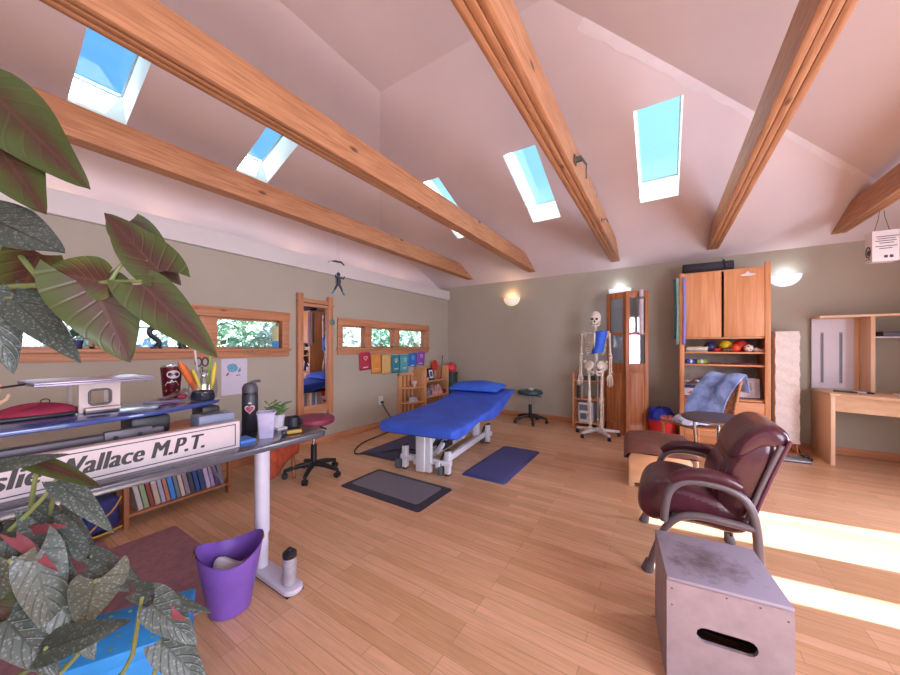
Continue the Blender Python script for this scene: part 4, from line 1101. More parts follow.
rg.tube([(.013, y, z) for y, z in hh], .0045, closed=True, n=6); rg.build('hole_rim', mat('rim_dark', '#5b5254', .5), LS)
for q in (-1, 1): M().bb((-.20, q * .056 - .006, .0), (-.188, q * .056 + .006, .118)).build('rear_post', mat('pale_board', '#cdb8b0', .5), LS)
M().bb((-.20, -.062, .1181), (-.0, .062, .1215)).build('top_plate', mat('pale_board', '#cdb8b0', .5), LS)
M().bb((-.19, -.05, .0), (.05, .05, .010), bev=.003).build('base_slab', mat('rail_taupe', '#5b555c', .45), LS)
M().bb((.02, -.05, .0101), (.055, .055, .022), bev=.003).build('front_lip', mat('pale_board', '#cdb8b0', .5), LS)
LT = thing('laptop', 'thin silver laptop lying closed on the pale stand', 'laptop', (-2.075, .36, ZP + .1225), R(4))
M().bb((-.125, -.175, .002), (.125, .175, .011), bev=.003).build('lower_case', mat('silver_case', '#9b95ab', .35, .5), LT); M().bb((-.125, -.175, .0115), (.125, .175, .018), bev=.003).build('lid', mat('silver_lid', '#b6aec6', .3, .5), LT)
fe = M()
for x in (-.1, .1):
    for y in (-.15, .15): fe.cyl((x, y, -.0003), (x, y, .003), .01, n=10)
fe.build('rubber_feet', BLACKP, LT)
cb_ = M().tube([(.0, -.175, .008), (.03, -.21, .006), (.03, -.30, -.005), (.0, -.45, -.03), (-.02, -.60, -.08)], .004, smooth=2).build('power_cable', BLACKP, LT)
RP = thing('cloth_pouch', 'crimson cloth pouch on a black case lying on the riser platform', 'pouch', (-2.06, .215, ZP), R(3))
M().bb((-.06, -.11, 0), (.07, .09, .014), bev=.006).build('black_case', BLACKP, RP)
def pch(u, v):
    a = 2 * PI * u; b = v * PI / 2
    return (.062 * math.cos(a) * math.cos(b) * (1 + .1 * math.sin(3 * a)), .115 * math.sin(a) * math.cos(b) * (1 + .12 * math.sin(2 * a + 1)), .0145 + .034 * math.sin(b) * (1 + .25 * math.sin(2 * a)))
M().grid(pch, 36, 8, closeu=True).build('pouch_body', mat('crimson_cloth', '#8f2340', .8, var=.1, scale=20, bump=.4, bscale=40), RP)
M().tube([(.0, .02 + .012 * math.cos(a), .058 + .010 * math.sin(a)) for a in [2 * PI * k / 12 for k in range(12)]], .002, closed=True, n=5).build('ring', BLACKM, RP)
# tumbler
TB = thing('tumbler', 'dark red insulated tumbler with white mountain print on the riser', 'tumbler', (-2.235, .69, ZP))
M().lathe([(0, 0), (.034, 0), (.036, .004), (.047, .165), (.047, .17), (.045, .17), (.045, .16)], n=32).build('cup', mat('maroon_steel', '#5d1620', .3, .3, var=.04), TB)
M().lathe([(.0475, .165), (.049, .168), (.0475, .175), (.045, .175), (.044, .166)], n=32).build('steel_rim', CHROME, TB)
M().lathe([(0, .168), (.044, .168), (.044, .172), (.0, .174)], n=28).build('lid', BLACKP, TB)
def wrap(poly, a0, z0, r, nm, m_, parent, slope=.011 / .165, dr=.001):
    """small flat mark bent round the cup; poly in metres along the rim and up"""
    mm = M(); P = []
    for x, z in poly:
        zz = z0 + z; rr = r + slope * zz + dr; a = a0 + x / rr; P.append((rr * math.cos(a), rr * math.sin(a), zz))
    vs = [mm.bm.verts.new(p) for p in P]
    c = [sum(p[i] for p in P) / len(P) for i in range(3)]; k = (math.hypot(c[0], c[1])); rr = r + slope * c[2] + dr
    cv = mm.bm.verts.new((c[0] / k * rr, c[1] / k * rr, c[2]))
    for i in range(len(vs)): mm.bm.faces.new((vs[i], vs[(i + 1) % len(vs)], cv))
    return mm.build(nm, m_, parent, smooth=False)
cw = math.atan2(-.69, 2.235) + R(4)
LOGW = mat('print_white', '#d6d2d6', .5); LOGY = mat('print_yellow', '#c0963c', .5)
wrap([(.030 * math.cos(2 * PI * k / 18) + .006, .022 * math.sin(2 * PI * k / 18)) for k in range(18)], cw, .128, .036, 'oval_mark', LOGW, TB)
wrap([(-.014, -.006), (.018, .012), (.020, .006), (-.008, -.012)], cw, .128, .036, 'oval_stripe', mat('print_teal', '#6d7f86', .5), TB, dr=.0018)
wrap([(-.033, 0), (-.020, .022), (-.014, .015), (-.002, .034), (.008, .018), (.016, .026), (.033, 0)], cw, .068, .036, 'mountain_mark', LOGW, TB)
wrap([(-.004, .004), (-.002, .026), (.006, .012), (.012, .004)], cw, .068, .036, 'mountain_shade', mat('print_dark', '#3d3034', .5), TB, dr=.0018)
wrap([(-.032, 0), (.030, 0), (.030, .006), (-.032, .006)], cw, .056, .036, 'dark_band', mat('print_dark', '#3d3034', .5), TB)
wrap([(-.028, 0), (.024, 0), (.024, .009), (-.028, .009)], cw, .038, .036, 'yellow_band', LOGY, TB)
# jar with pens
JR = thing('pen_jar', 'clear glass jar holding dark and yellow pens on the right end of the riser', 'jar', (-2.02, .755, ZP))
M().lathe([(.0, .001), (.052, .001), (.060, .01), (.064, .05), (.060, .10), (.050, .125), (.052, .15), (.056, .155)], n=28).build('glass', glass_mat('jar_glass', (.82, .84, .9, 1), .12, .05), JR)
M().lathe([(0, .002), (.05, .002), (.052, .02), (.045, .045), (0, .05)], n=20).build('dark_filling', mat('jar_dark', '#24222e', .7, var=.3, scale=60), JR)
def stick(px, py, dx, dy, l, r, c, nm, lab, cat='pen', tilt_=(0, 0)):
    o = thing(nm, lab, cat, (-2.02 + px, .755 + py, ZP + .06)); d = Vector((dx, dy, 1)).normalized()
    M().cyl((0, 0, 0), d * l, r, n=12).build('barrel', mat('stick_' + c, c, .5, var=.1), o); M().cyl(d * l, d * (l + r * 1.6), r * .8, r * .3, n=12).build('cap', mat('cap_' + c, c, .4), o)
    return o
stick(.035, -.02, .15, -.42, .10, .008, '#cdb83a', 'highlighter', 'yellow highlighter leaning left at the front of the glass jar', 'pen')
stick(.045, .02, .1, .10, .12, .010, '#c9b23c', 'highlighter', 'thick yellow highlighter standing upright at the right of the glass jar', 'pen')
stick(.0, .02, .1, .05, .17, .005, '#7fae3a', 'pen', 'lime green pen sticking up from the glass jar', 'pen')
stick(-.02, -.005, .0, -.12, .20, .005, '#b9b2b6', 'pen', 'tall silver pen behind the orange marker in the glass jar', 'pen')
ob_ = stick(.0, -.03, .05, -.52, .135, .017, '#d4682a', 'marker', 'fat orange marker leaning left out of the glass jar', 'marker')
sc_ = thing('scissors', 'dark handled scissors standing behind the pens in the glass jar', 'scissors', (-2.045, .76, ZP + .08))
M().prism([(-.006, -.06), (.006, -.06), (.005, .09), (-.005, .09)], 'x', -.002, .002).build('blade', CHROME, sc_)
for q in (-1, 1): M().tube([(0, q * .015 + .014 * math.cos(a), .115 + .022 * math.sin(a)) for a in [2 * PI * k / 14 for k in range(14)]], .004, closed=True, n=6).build('finger_loop', mat('loop_dark', '#3b2f3a', .5), sc_)
# glasses case bits in front of the tumbler
def sheet(name, label, cat, pts, z, c, t=.002):
    o = tag(M().prism(pts, 'z', 0, t).build(name, c, None), label, cat); o.location = (0, 0, z); return o
sheet('paper_sheet', 'loose lilac paper lying before the dark red tumbler', 'paper', [(-2.15, .55), (-2.10, .57), (-2.06, .67), (-2.13, .69)], ZP, mat('lilac_paper', '#a497bb', .7))
cr = thing('plastic_wrapper', 'crumpled clear and red plastic wrapper between tumbler and pen jar', 'wrapper', (-2.10, .655, ZP + .003))
def crf(u, v): return ((u - .5) * .05, (v - .5) * .12, .01 + .05 * abs(v - .1) * (1 - .3 * u) + .008 * math.sin(14 * u + 9 * v))
M().grid(crf, 10, 12).build('clear_film', glass_mat('film', (.85, .8, .88, 1), .2, .2), cr, smooth=False); M().sphere((.01, .035, .016), (.018, .022, .015), 10, 8).build('red_filling', mat('red_fill', '#9c2c48', .6), cr)

# things on the desk itself
def dk(px, py): p = pt(px, py, ZD); return p
FL_ = thing('water_bottle', 'black insulated bottle with a pink heart sticker and spout lid on the desk', 'bottle', (-1.95, .955, ZD))
fb = M().lathe([(0, .0), (.037, .0), (.040, .004), (.040, .195), (.038, .20), (0, .20)], n=32).build('bottle_body', mat('flask_black', '#37343c', .4, .2, var=.04), FL_)
M().lathe([(.0385, .20), (.0385, .212), (0, .212)], n=28).build('neck_ring', BLACKP, FL_)
lid = M().lathe([(.039, .2125), (.039, .238), (.030, .258), (.012, .266), (0, .267)], n=28); lid.tube([(-.0, .0, .262), (.01, .025, .272), (.01, .050, .272)], .008, smooth=1); lid.build('spout_lid', mat('flask_grey', '#4a4650', .45), FL_)
ca = math.atan2(-.955, 1.95) + R(-2)
def heart(s): 
    P = []
    for k in range(24):
        t = 2 * PI * k / 24; P.append((s * 16 * math.sin(t) ** 3 / 16, s * (13 * math.cos(t) - 5 * math.cos(2 * t) - 2 * math.cos(3 * t) - math.cos(4 * t)) / 16))
    return P
wrap(heart(.026), ca, .122, .040, 'heart_outline', LOGW, FL_, 0); wrap(heart(.021), ca, .122, .040, 'heart_sticker', mat('heart_pink', '#b34a62', .5), FL_, 0, dr=.0016)
wrap([(-.009, 0), (-.003, .008), (0, .003), (.004, .009), (.010, 0)], ca, .152, .040, 'sticker_crown', LOGW, FL_, 0)
TUBM = mat('frosted_tub', '#a9a4c4', .35, var=.05, scale=30)
CT = thing('plastic_container', 'square frosted plastic container standing open on the desk', 'container', (-1.725, .925, ZD), R(-29))
ct = M(); z0 = [(-.032, 0), (.032, 0)]
def frust(m, a, b, z0, z1, t=0):
    lo = rrect(-a, a, -a, a, a * .2, 3); hi = rrect(-b, b, -b, b, b * .2, 3); n = len(lo)
    A_ = [m.bm.verts.new((x, y, z0)) for x, y in lo]; B2 = [m.bm.verts.new((x, y, z1)) for x, y in hi]
    for i in range(n): m.bm.faces.new((A_[i], A_[(i + 1) % n], B2[(i + 1) % n], B2[i]))
    return A_, B2
A_, B2 = frust(ct, .032, .042, 0, .128); ct.bm.faces.new(A_[::-1]); A3, B3 = frust(ct, .030, .040, .004, .128); ct.bm.faces.new(A3)
n = len(B2)
for i in range(n): ct.bm.faces.new((B2[i], B2[(i + 1) % n], B3[(i + 1) % n], B3[i]))
ct.build('tub', TUBM, CT, fix=False); r_ = M().tube([(x, y, .128) for x, y in rrect(-.042, .042, -.042, .042, .01, 3)], .004, closed=True, n=6).build('rim', TUBM, CT)
mk = M(); mk.bb((-.006, -.0455, .062), (.012, -.043, .100)).bb((-.004, -.0435, .036), (.004, -.0405, .056)); mk = None
PL = thing('small_potted_plant', 'small leafy green plant in a white pot behind the frosted container', 'plant', (-1.86, 1.06, ZD))
M().lathe([(0, 0), (.030, 0), (.040, .075), (.042, .08), (.037, .08), (.034, .07), (0, .068)], n=24).build('pot', mat('white_pot', '#c9c4cf', .4), PL)
SUC = mat('succulent', '#5c7d47', .55, var=.2, scale=20)
rs = random.Random(3)
stm = M()
lfm = []
for k in range(7):
    a = 2 * PI * k / 7 + .3; d = Vector((math.cos(a) * .5, math.sin(a) * .5, 1)).normalized(); L_ = rs.uniform(.05, .10)
    p0 = Vector((.012 * math.cos(a), .012 * math.sin(a), .068)); p1 = p0 + d * L_
    stm.tube([p0, p1], .003, n=6)
    lf = M()
    for q in range(6):
        b = a + q * 1.1; pp_ = p0.lerp(p1, .4 + .12 * q); e = Vector((math.cos(b), math.sin(b), .35)) * .020
        lf.sphere(pp_ + e, (.020, .007, .004), 8, 6, rot=(0, -.35, b))
    lf.build('leaf_sprig', SUC, PL)
stm.build('stems', mat('stem_green', '#6d8a4c', .6), PL)
MG = thing('mug', 'short black mug at the far right corner of the long desk', 'mug', (-1.83, 1.135, ZD))
M().lathe([(0, 0), (.038, 0), (.042, .004), (.042, .055), (.038, .055), (.037, .008), (0, .007)], n=28).build('cup', mat('mug_black', '#25232a', .4), MG); M().tube([(.038, .012, .045), (.064, .018, .042), (.064, .018, .018), (.038, .012, .014)], .006, smooth=2).build('handle', mat('mug_black', '#25232a', .4), MG)
YT = thing('utility_knife', 'yellow and black hand tool lying near the right corner of the desk', 'tool', (-1.665, 1.05, ZD + .011), R(70))
M().bb((-.045, -.012, -.010), (.03, .012, .010), bev=.006).build('handle', mat('tool_yellow', '#b08a32', .5), YT); M().bb((-.07, -.014, -.0105), (-.045, .014, .011), bev=.006).build('black_end', BLACKP, YT)
GB = thing('tissue_box', 'grey blue box standing behind the right end of the lettered sign', 'box', (-1.80, .70, ZD), 0)
M().bb((-.05, -.06, 0), (.05, .085, .15), bev=.004).build('box_body', mat('box_greyblue', '#7f86a0', .5, var=.06), GB); M().bb((-.03, -.03, .149), (.03, .05, .152)).build('slot', mat('slot_dark', '#4c4a55', .6), GB)
WP = sheet('notepad', 'small bright blue notepad lying beside the grey blue box on the desk', 'notepad', [(-1.80, .79), (-1.70, .79), (-1.70, .86), (-1.80, .86)], ZD, mat('blue_pad', '#4a7fd0', .5), .012)
WCRD = sheet('folded_paper', 'small folded white paper beside the black mug on the desk', 'paper', [(-1.84, 1.03), (-1.80, 1.03), (-1.80, 1.085), (-1.84, 1.085)], ZD, mat('white_card', '#d9d8dd', .6), .01)

# waste bin, bottle on the desk foot
BN = thing('waste_bin', 'translucent purple waste bin with scooped rim under the desk', 'bin', (-1.745, .765, 0))
PUR = mat('purple_plastic', '#7d58b4', .35, var=.05, scale=10)
def binf(rs_):
    def f(u, v):
        a = 2 * PI * u; r = (.085 + .055 * v) * rs_
        h = .292 + .030 * math.cos(2 * (a - R(68)))
        return (r * math.cos(a), r * math.sin(a), .004 + (h - .004) * v)
    return f
m = M().grid(binf(1), 48, 10, closeu=True); m.grid(binf(.965), 48, 10, closeu=True); m.poly([binf(1)(i / 48, 0) for i in range(48)])
m.build('bin_body', PUR, BN)
for q in (0, 1):
    a = R(68) + PI * q; c_ = Vector((math.cos(a), math.sin(a), 0)); M().sphere(c_ * .136 + Vector((0, 0, .30)), (.008, .020, .012), 14, 8, rot=(0, 0, a)).build('hand_hole', mat('hole_tan', '#a5704c', .6), BN)
PB = tag(M().grid(lambda u, v: (-.075 + .14 * u + .01 * math.sin(9 * v), -.06 + .12 * v, .02 * math.sin(5 * u + 2 * v) + .012 * math.sin(11 * v)), 14, 12).build('crumpled_paper', PAPER, None, smooth=False), 'crumpled white paper inside the purple waste bin', 'paper'); PB.location = (-1.745, .765, .20); PB.rotation_euler = (R(12), R(-8), R(30))
WB = thing('sports_bottle', 'clear sports bottle with black cap standing on the white desk foot', 'bottle', (-1.615, .985, .0345))
M().lathe([(0, 0), (.030, 0), (.034, .005), (.034, .05), (.031, .07), (.034, .09), (.034, .125), (.026, .142), (0, .143)], n=28).build('bottle_body', mat('bottle_grey', '#a19ba4', .3, var=.08, scale=30, coat=.4), WB)
cp = M().lathe([(.033, .138), (.034, .142), (.034, .160), (.024, .170), (.012, .172), (.011, .182), (0, .183)], n=28); cp.build('cap', BLACKP, WB)

# brown floor mat
BM = tag(M().prism(rrect(-2.86, -1.83, -.45, .905, .02), 'z', 0, .008, bev=.002).prism(rrect(-3.07, -2.855, -.2, .58, .02), 'z', 0, .008, bev=.002).build('chair_mat', mat('mauve_mat', '#ad7d86', .55, var=.08, scale=30, bump=.15, bscale=200), None), 'large mauve brown mat on the floor under the long desk', 'mat')

# low bookcase with books behind the desk
BC = thing('low_bookcase', 'low open wooden bookcase full of leaning books behind the desk', 'bookcase', (-3.24, 1.03, 0), R(3))
BW = wood('bookcase_wood', '#b0704c', '#8e5535', 'y', .5, knots=False); BWZ = wood('bookcase_wood_up', '#b0704c', '#8e5535', 'z', .5, knots=False)
for y in (-.33, .33):
    m = M()
    for x in (-.12, .12): m.bb((x - .018, y - .014, 0), (x + .018, y + .014, .62), bev=.003)
    m.bb((-.12, y - .008, .56), (.12, y + .008, .60)); m.bb((-.12, y - .008, .05), (.12, y + .008, .09)); m.build('side_frame', BWZ, BC)
for z in (.075, .44): M().bb((-.135, -.33, z), (.135, .33, z + .016), bev=.002).build('shelf_board', BW, BC)
M().bb((-.14, -.345, .62), (.14, .345, .638), bev=.003).build('top_board', BW, BC)
cols = ['#bfb4b0', '#8fa27a', '#8a3f36', '#b9a594', '#a9a2bb', '#b5765e', '#3f86d6', '#6f7a86', '#c4b2a8', '#8d7f8b', '#3f4350', '#2f4a86', '#34456a', '#b9a7c4', '#a98fb4', '#6a4a78', '#7d6f78']
names = ['cream', 'sage green', 'brick red', 'tan', 'lavender grey', 'terracotta', 'bright blue', 'slate grey', 'buff', 'mauve grey', 'charcoal', 'royal blue', 'navy', 'pale lilac', 'lilac', 'plum', 'taupe']
rs = random.Random(11)
y = -.300
Rm = Matrix.Rotation(R(3), 4, 'Z')
first = True
for i, (c, nm) in enumerate(zip(cols, names)):
    th = rs.uniform(.024, .034); hgt = rs.uniform(.26, .315); dp = rs.uniform(.15, .18)
    lean = R(-11)
    p = Matrix.Translation((-3.24, 1.03, 0)) @ Rm @ Vector((.11, y + .04, .0925))
    where = 'first from the left end' if i == 0 else 'right after the %s one' % names[i - 1]
    o = thing('book', '%s book leaning in the low bookcase, %s' % (nm, where), 'book', p, R(3), 'books in the low bookcase')
    LN = Matrix.Rotation(lean * -1, 4, 'X')
    m = M(); m.bb((-dp, 0, 0), (0, .003, hgt)).bb((-dp, th - .003, 0), (0, th, hgt)).bb((-.004, 0, 0), (0, th, hgt)); bmesh.ops.transform(m.bm, matrix=LN, verts=m.bm.verts); m.build('cover', mat('spine_' + c, c, .5, var=.05), o, smooth=False)
    m = M().bb((-dp + .003, .0035, .003), (-.0045, th - .0035, hgt - .004)); bmesh.ops.transform(m.bm, matrix=LN, verts=m.bm.verts); m.build('pages', PAPER, o, smooth=False)
    m = M().bb((-.001, .006, hgt * .62), (.0008, th - .006, hgt * .84)); bmesh.ops.transform(m.bm, matrix=LN, verts=m.bm.verts); m.build('spine_print', mat('spine_print_%d' % (i % 3), ['#cfc6c4', '#4a424a', '#a99a90'][i % 3], .5), o, smooth=False)
    y += th + .0045
mg = thing('magazine', 'thin grey magazine sliding out at the right end of the low bookcase', 'magazine', (-3.085, 1.30, .0925), R(3))
m = M().bb((-.16, 0, 0), (0, .006, .30)); bmesh.ops.transform(m.bm, matrix=Matrix.Rotation(R(24), 4, 'X'), verts=m.bm.verts); m.build('cover', mat('mag_grey', '#8d8c98', .4, var=.2, scale=20), mg)

# backpack
BP = thing('backpack', 'navy and black backpack with yellow trim on the floor left of the bookcase', 'backpack', (-3.19, .565, 0), R(15))
def bpk(u, v):
    a = 2 * PI * u; b = PI * (v - .5)
    e = .55
    cx = math.copysign(abs(math.cos(a)) ** e, math.cos(a)); sx = math.copysign(abs(math.sin(a)) ** e, math.sin(a))
    k = abs(math.cos(b)) ** .45
    return (.10 * cx * k * (1 - .1 * v), (.115) * sx * k * (1 - .15 * v), .17 + .17 * math.copysign(abs(math.sin(b)) ** .8, math.sin(b)))
M().grid(bpk, 40, 20, closeu=True).build('bag_body', mat('bag_black', '#1c1d28', .7, bump=.2), BP)
M().bb((.06, -.09, .04), (.125, .09, .25), bev=.03, seg=3).build('front_pocket', mat('bag_navy', '#2a2c66', .65, bump=.2), BP)
YEL = mat('bag_yellow', '#b98a3c', .6)
M().tube([(.128, -.09, .06), (.129, -.02, .12), (.128, .05, .17), (.124, .09, .24)], .006, smooth=1).build('yellow_trim', YEL, BP); M().tube([(.125, -.09, .035), (.128, 0, .028), (.125, .09, .035)], .007, smooth=1).build('yellow_trim', YEL, BP)
M().tube([(0, -.03, .335), (0, -.02, .375), (0, .02, .375), (0, .03, .335)], .008, smooth=1).build('grab_loop', BLACKP, BP)
for q in (-1, 1): M().tube([(.08, q * .12, .30), (.115, q * .105, .2), (.11, q * .118, .06)], .012, smooth=1, flat=.4).build('shoulder_strap', mat('bag_teal', '#3d6a8c', .6), BP)

# fan on the floor
FN = thing('desk_fan', 'small round black fan with a wire grille on the floor behind the desk', 'fan', (-2.95, .17, 0), R(-10))
M().lathe([(0, 0), (.11, 0), (.115, .012), (.06, .025), (0, .028)], n=28).build('base', BLACKP, FN); M().cyl((0, 0, .025), (0, 0, .26), .014).build('stem', BLACKP, FN)
gl = M()
for k in range(7):
    r = .03 + .021 * k; gl.tube([(.035 - .02 * (r / .16) ** 2, r * math.cos(a), .36 + r * math.sin(a)) for a in [2 * PI * j / 28 for j in range(28)]], .0028, closed=True, n=5)
for k in range(12):
    a = 2 * PI * k / 12; gl.tube([(.035, .03 * math.cos(a), .36 + .03 * math.sin(a)), (.01, .158 * math.cos(a), .36 + .158 * math.sin(a)), (-.06, .10 * math.cos(a), .36 + .10 * math.sin(a))], .0025, n=5)
gl.build('grille', BLACKM, FN); M().cyl((-.07, 0, .36), (.02, 0, .36), .045).build('motor', BLACKP, FN)
for k in range(4):
    a = PI / 2 * k; m = M().sphere((.0, .085, 0), (.006, .055, .04), 12, 8, rot=(0, .5, 0)); bmesh.ops.transform(m.bm, matrix=Matrix.Translation((0.0, 0, .36)) @ Matrix.Rotation(a, 4, 'X'), verts=m.bm.verts); m.build('blade', mat('fan_blade', '#30323c', .4), FN)

# wooden chair with rust cloth
CH = thing('wooden_stool', 'low bent wood stool draped with a rust orange cloth behind the desk', 'stool', (-3.10, 1.615, 0), R(15))
RW = wood('rust_wood', '#a3603c', '#70391f', 'z', .5, knots=False)
for q in (-1, 1):
    M().tube([(.20, q * .19, 0), (.17, q * .20, .22), (.18, q * .20, .43)], .016, smooth=1).build('front_leg', RW, CH)
    M().tube([(-.20, q * .17, 0), (-.16, q * .18, .22), (-.17, q * .18, .43)], .015, smooth=1).build('back_leg', RW, CH)
M().prism(rrect(-.19, .21, -.22, .22, .06), 'z', .42, .45, bev=.008).build('seat', mat('seat_dark', '#3c3742', .5), CH)
M().tube([(.18, -.19, .2), (.18, .19, .2)], .010).build('stretcher', RW, CH)
def cl_(u, v):
    if u < .5: return (-.16 + .38 * (u * 2), -.235 + .47 * v, .4525 + .006 * math.sin(8 * v + 5 * u) + .004)
    t = (u - .5) * 2
    return (.22 + .03 * math.sin(6 * v) * t + .012, -.235 + .47 * v - .02 * t, .456 - .34 * t * (1 + .25 * math.sin(3 * v + 1)) * .8)
RC = tag(M().grid(cl_, 24, 16).build('throw', mat('rust_cloth', '#a8482c', .85, var=.2, scale=12, bump=.4, bscale=30), None, solid=.008), 'rust orange throw hanging over the front of the low wooden stool', 'throw'); RC.location = (-3.10, 1.615, 0); RC.rotation_euler = (0, 0, R(15))
# ------------------------------------------------------------------ on the left wall
PM_ = thing('wall_mirror', 'tall narrow mirror in a ladder like fir frame on the left wall', 'mirror', (LX, 2.60, 0))
for y in (-.215, .215): M().bb((.0, y - .036, .38), (.05, y + .036, 1.905), bev=.004).build('frame_post', FIRZ, PM_)
for z in (.47, 1.80): M().bb((.006, -.18, z - .045), (.04, .18, z + .045), bev=.003).build('cross_rail', FIR, PM_)
M().bb((.004, -.18, .515), (.014, .18, 1.755)).build('mirror_glass', mat('mirror', '#e6e6ea', .015, 1.0, var=0), PM_)
pg_ = M()
for y, z in ((-.15, .47), (.15, .47), (-.20, 1.80), (.15, 1.80)): pass
pg_.cyl((.04, -.27, 1.80), (.04, .27, 1.79), .006); pg_.build('peg_rail', mat('peg_dark', '#6b4a38', .6), PM_)
HG = thing('hanging_ornament', 'small round green ornament hung on the right post of the mirror', 'ornament', (LX + .062, 2.825, 1.575)); M().sphere((0, 0, 0), (.012, .04, .04), 14, 10).build('disc', mat('green_glass', '#5d7a70', .4), HG); M().tube([(0, 0, .04), (-.005, 0, .13), (-.012, 0, .20)], .002, n=5).build('cord', BLACKP, HG)
DR = thing('drawing', 'childs drawing of a blue figure taped to the left wall above the desk', 'drawing', (LX + .001, 1.67, .76))
M().bb((0, -.122, 0), (.0015, .122, .37)).build('sheet', mat('drawing_paper', '#d3cddd', .8, var=.01), DR)
BLU = mat('crayon_blue', '#6ea6c6', .8, var=.15, scale=60); 
m = M(); m.prism([(-.02 + .052 * math.cos(2 * PI * k / 20) * (1 + .12 * math.sin(5 * k)), .275 + .045 * math.sin(2 * PI * k / 20) * (1 + .1 * math.sin(3 * k))) for k in range(20)], 'x', .0014, .0026); m.build('blue_figure', BLU, DR)
M().prism([(-.085, .20), (-.06, .235), (-.05, .215), (-.07, .195)], 'x', .0014, .0024).build('red_mark', mat('crayon_red', '#b0606a', .8), DR)
M().prism([(.01, .20), (.05, .205), (.055, .195), (.015, .19)], 'x', .0014, .0024).build('red_mark', mat('crayon_red', '#b0606a', .8), DR)
M().prism([(.03, .22), (.06, .24), (.055, .28), (.035, .25)], 'x', .0014, .0024).build('grey_mark', mat('crayon_grey', '#7b8f93', .8), DR)
OU = thing('power_outlet', 'white wall outlet with a black plug left of the corner shelves', 'outlet', (LX, 3.77, .415)); M().bb((0, -.042, -.065), (.008, .042, .065), bev=.004).build('cover_plate', mat('white_card', '#d9d8dd', .6), OU)
for z in (-.025, .03): M().bb((.006, -.018, z - .016), (.011, .018, z + .016), bev=.003).build('socket', mat('socket_white', '#c2bfca', .5), OU)
PC = tag(M().tube([(LX + .03, 3.78, .385), (LX + .05, 3.80, .30), (LX + .09, 3.95, .08), (LX + .25, 4.0, .010), (-3.35, 3.5, .009), (-3.30, 3.0, .009), (-3.05, 2.62, .009), (-2.86, 2.66, .025), (-2.62, 3.05, .03), (-2.35, 3.10, .03), (-2.12, 3.05, .06), (-2.08, 3.03, .16)], .008, smooth=3, n=8).bb((LX + .012, 3.76, .37), (LX + .045, 3.80, .40), bev=.005).build('extension_cord', BLACKP, None), 'black cord looping over the floor from outlet to treatment table', 'cord')

# bunting of seven cards
FCOL = [('#b23043', 'dark red'), ('#e0913f', 'orange'), ('#dcb46c', 'pale yellow'), ('#2f8791', 'teal'), ('#55a3ac', 'light turquoise'), ('#2f74c8', 'bright blue'), ('#9250b4', 'purple')]
string_pts = []
for i, (c, nm) in enumerate(FCOL):
    y0, wd, zt, hh = [(3.316, 0.214, 1.176, 0.265), (3.55, 0.215, 1.143, 0.299), (3.778, 0.213, 1.123, 0.303), (4.005, 0.199, 1.118, 0.296), (4.217, 0.207, 1.122, 0.298), (4.437, 0.222, 1.153, 0.246), (4.673, 0.223, 1.177, 0.255)][i]
    o = thing('bunting_card', '%s card of the bunting hung below the far ribbon window' % nm, 'card', (LX + .014, y0 + wd / 2, zt), 0, 'bunting cards below the window')
    o.rotation_euler = (R([3, 2, 0, -1, -2, -6, -8][i]), 0, 0)
    o.location.x = LX + .02
    m_ = mat('card_' + nm.replace(' ', '_'), c, .7, var=.03)
    M().grid(lambda u, v: (.004 * math.sin(3 * u + i) - .002 + .006 * v, -wd / 2 + wd * u, -hh * v), 8, 8).build('cloth_card', m_, o, solid=.002)
    wm = mat('card_print', '#e6d6d2', .7) if i not in (1, 2) else mat('card_print_pale', '#e2bd86', .7)
    if i in (0, 4, 6): P = [(y + (.01), z) for y, z in heart(.034)]
    elif i in (1, 5): P = [(.026 * math.cos(2 * PI * k / 16), .03 * math.sin(2 * PI * k / 16)) for k in range(16)]
    else: P = [(-.028, .035), (-.028, -.02), (-.012, -.035), (.012, -.035), (.028, -.02), (.028, .035), (.014, .035), (.014, -.018), (-.014, -.018), (-.014, .035)]
    if i in (0, 4, 5, 6, 1): M().tube([(.006, y, z - .09) for y, z in P], .004, closed=True, n=5).build('symbol', wm, o)
    else: M().prism([(y, z - .09) for y, z in P], 'x', .003, .0065).build('symbol', wm, o)
    M().prism([(-.05, -.225), (-.02, -.215), (.02, -.222), (.05, -.214), (.05, -.228), (.015, -.236), (-.02, -.23), (-.05, -.238)], 'x', .004, .0085).build('script_line', wm, o)
    string_pts += [(LX + .018, y0 + .01, zt + .002), (LX + .018, y0 + wd - .01, zt + .002)]
tag(M().tube([(LX + .012, 3.26, 1.185)] + string_pts + [(LX + .012, 5.22, 1.20)], .003, n=6).build('bunting_string', mat('string', '#c9c0b8', .9), None), 'thin pale string carrying the bunting cards below the far window', 'string')

# corner shelves
SP = wood('shelf_pine', '#dca777', '#c48d5e', 'z', .5, knots=False); SPY = wood('shelf_pine_along', '#dca777', '#c48d5e', 'y', .5, knots=False)
C1 = thing('corner_shelf', 'rounded end pine shelf unit below the purple bunting card', 'shelf', (LX, 4.58, 0))
def quarter(r, rx): return [(0.012, 0), (rx, 0)] + [(rx * math.cos(R(a)) if a < 89 else .012, -r * math.sin(R(a))) for a in range(15, 91, 15)] 
for z in (.05, .30, .55): M().prism(quarter(.40, .26), 'z', z, z + .02, bev=.003).build('round_shelf', SP, C1)
M().bb((.0, -.40, 0), (.018, 0, .80), bev=.002).build('back_panel', SP, C1)
sl = M()
M().bb((.0, -.02, 0), (.27, 0, .84), bev=.002).build('end_panel', SP, C1)
M().bb((.0, -.42, 0), (.03, -.395, .80), bev=.003).build('corner_post', SP, C1)
M().bb((.0, -.42, .765), (.03, -.021, .80), bev=.003).build('top_rail', SPY, C1)
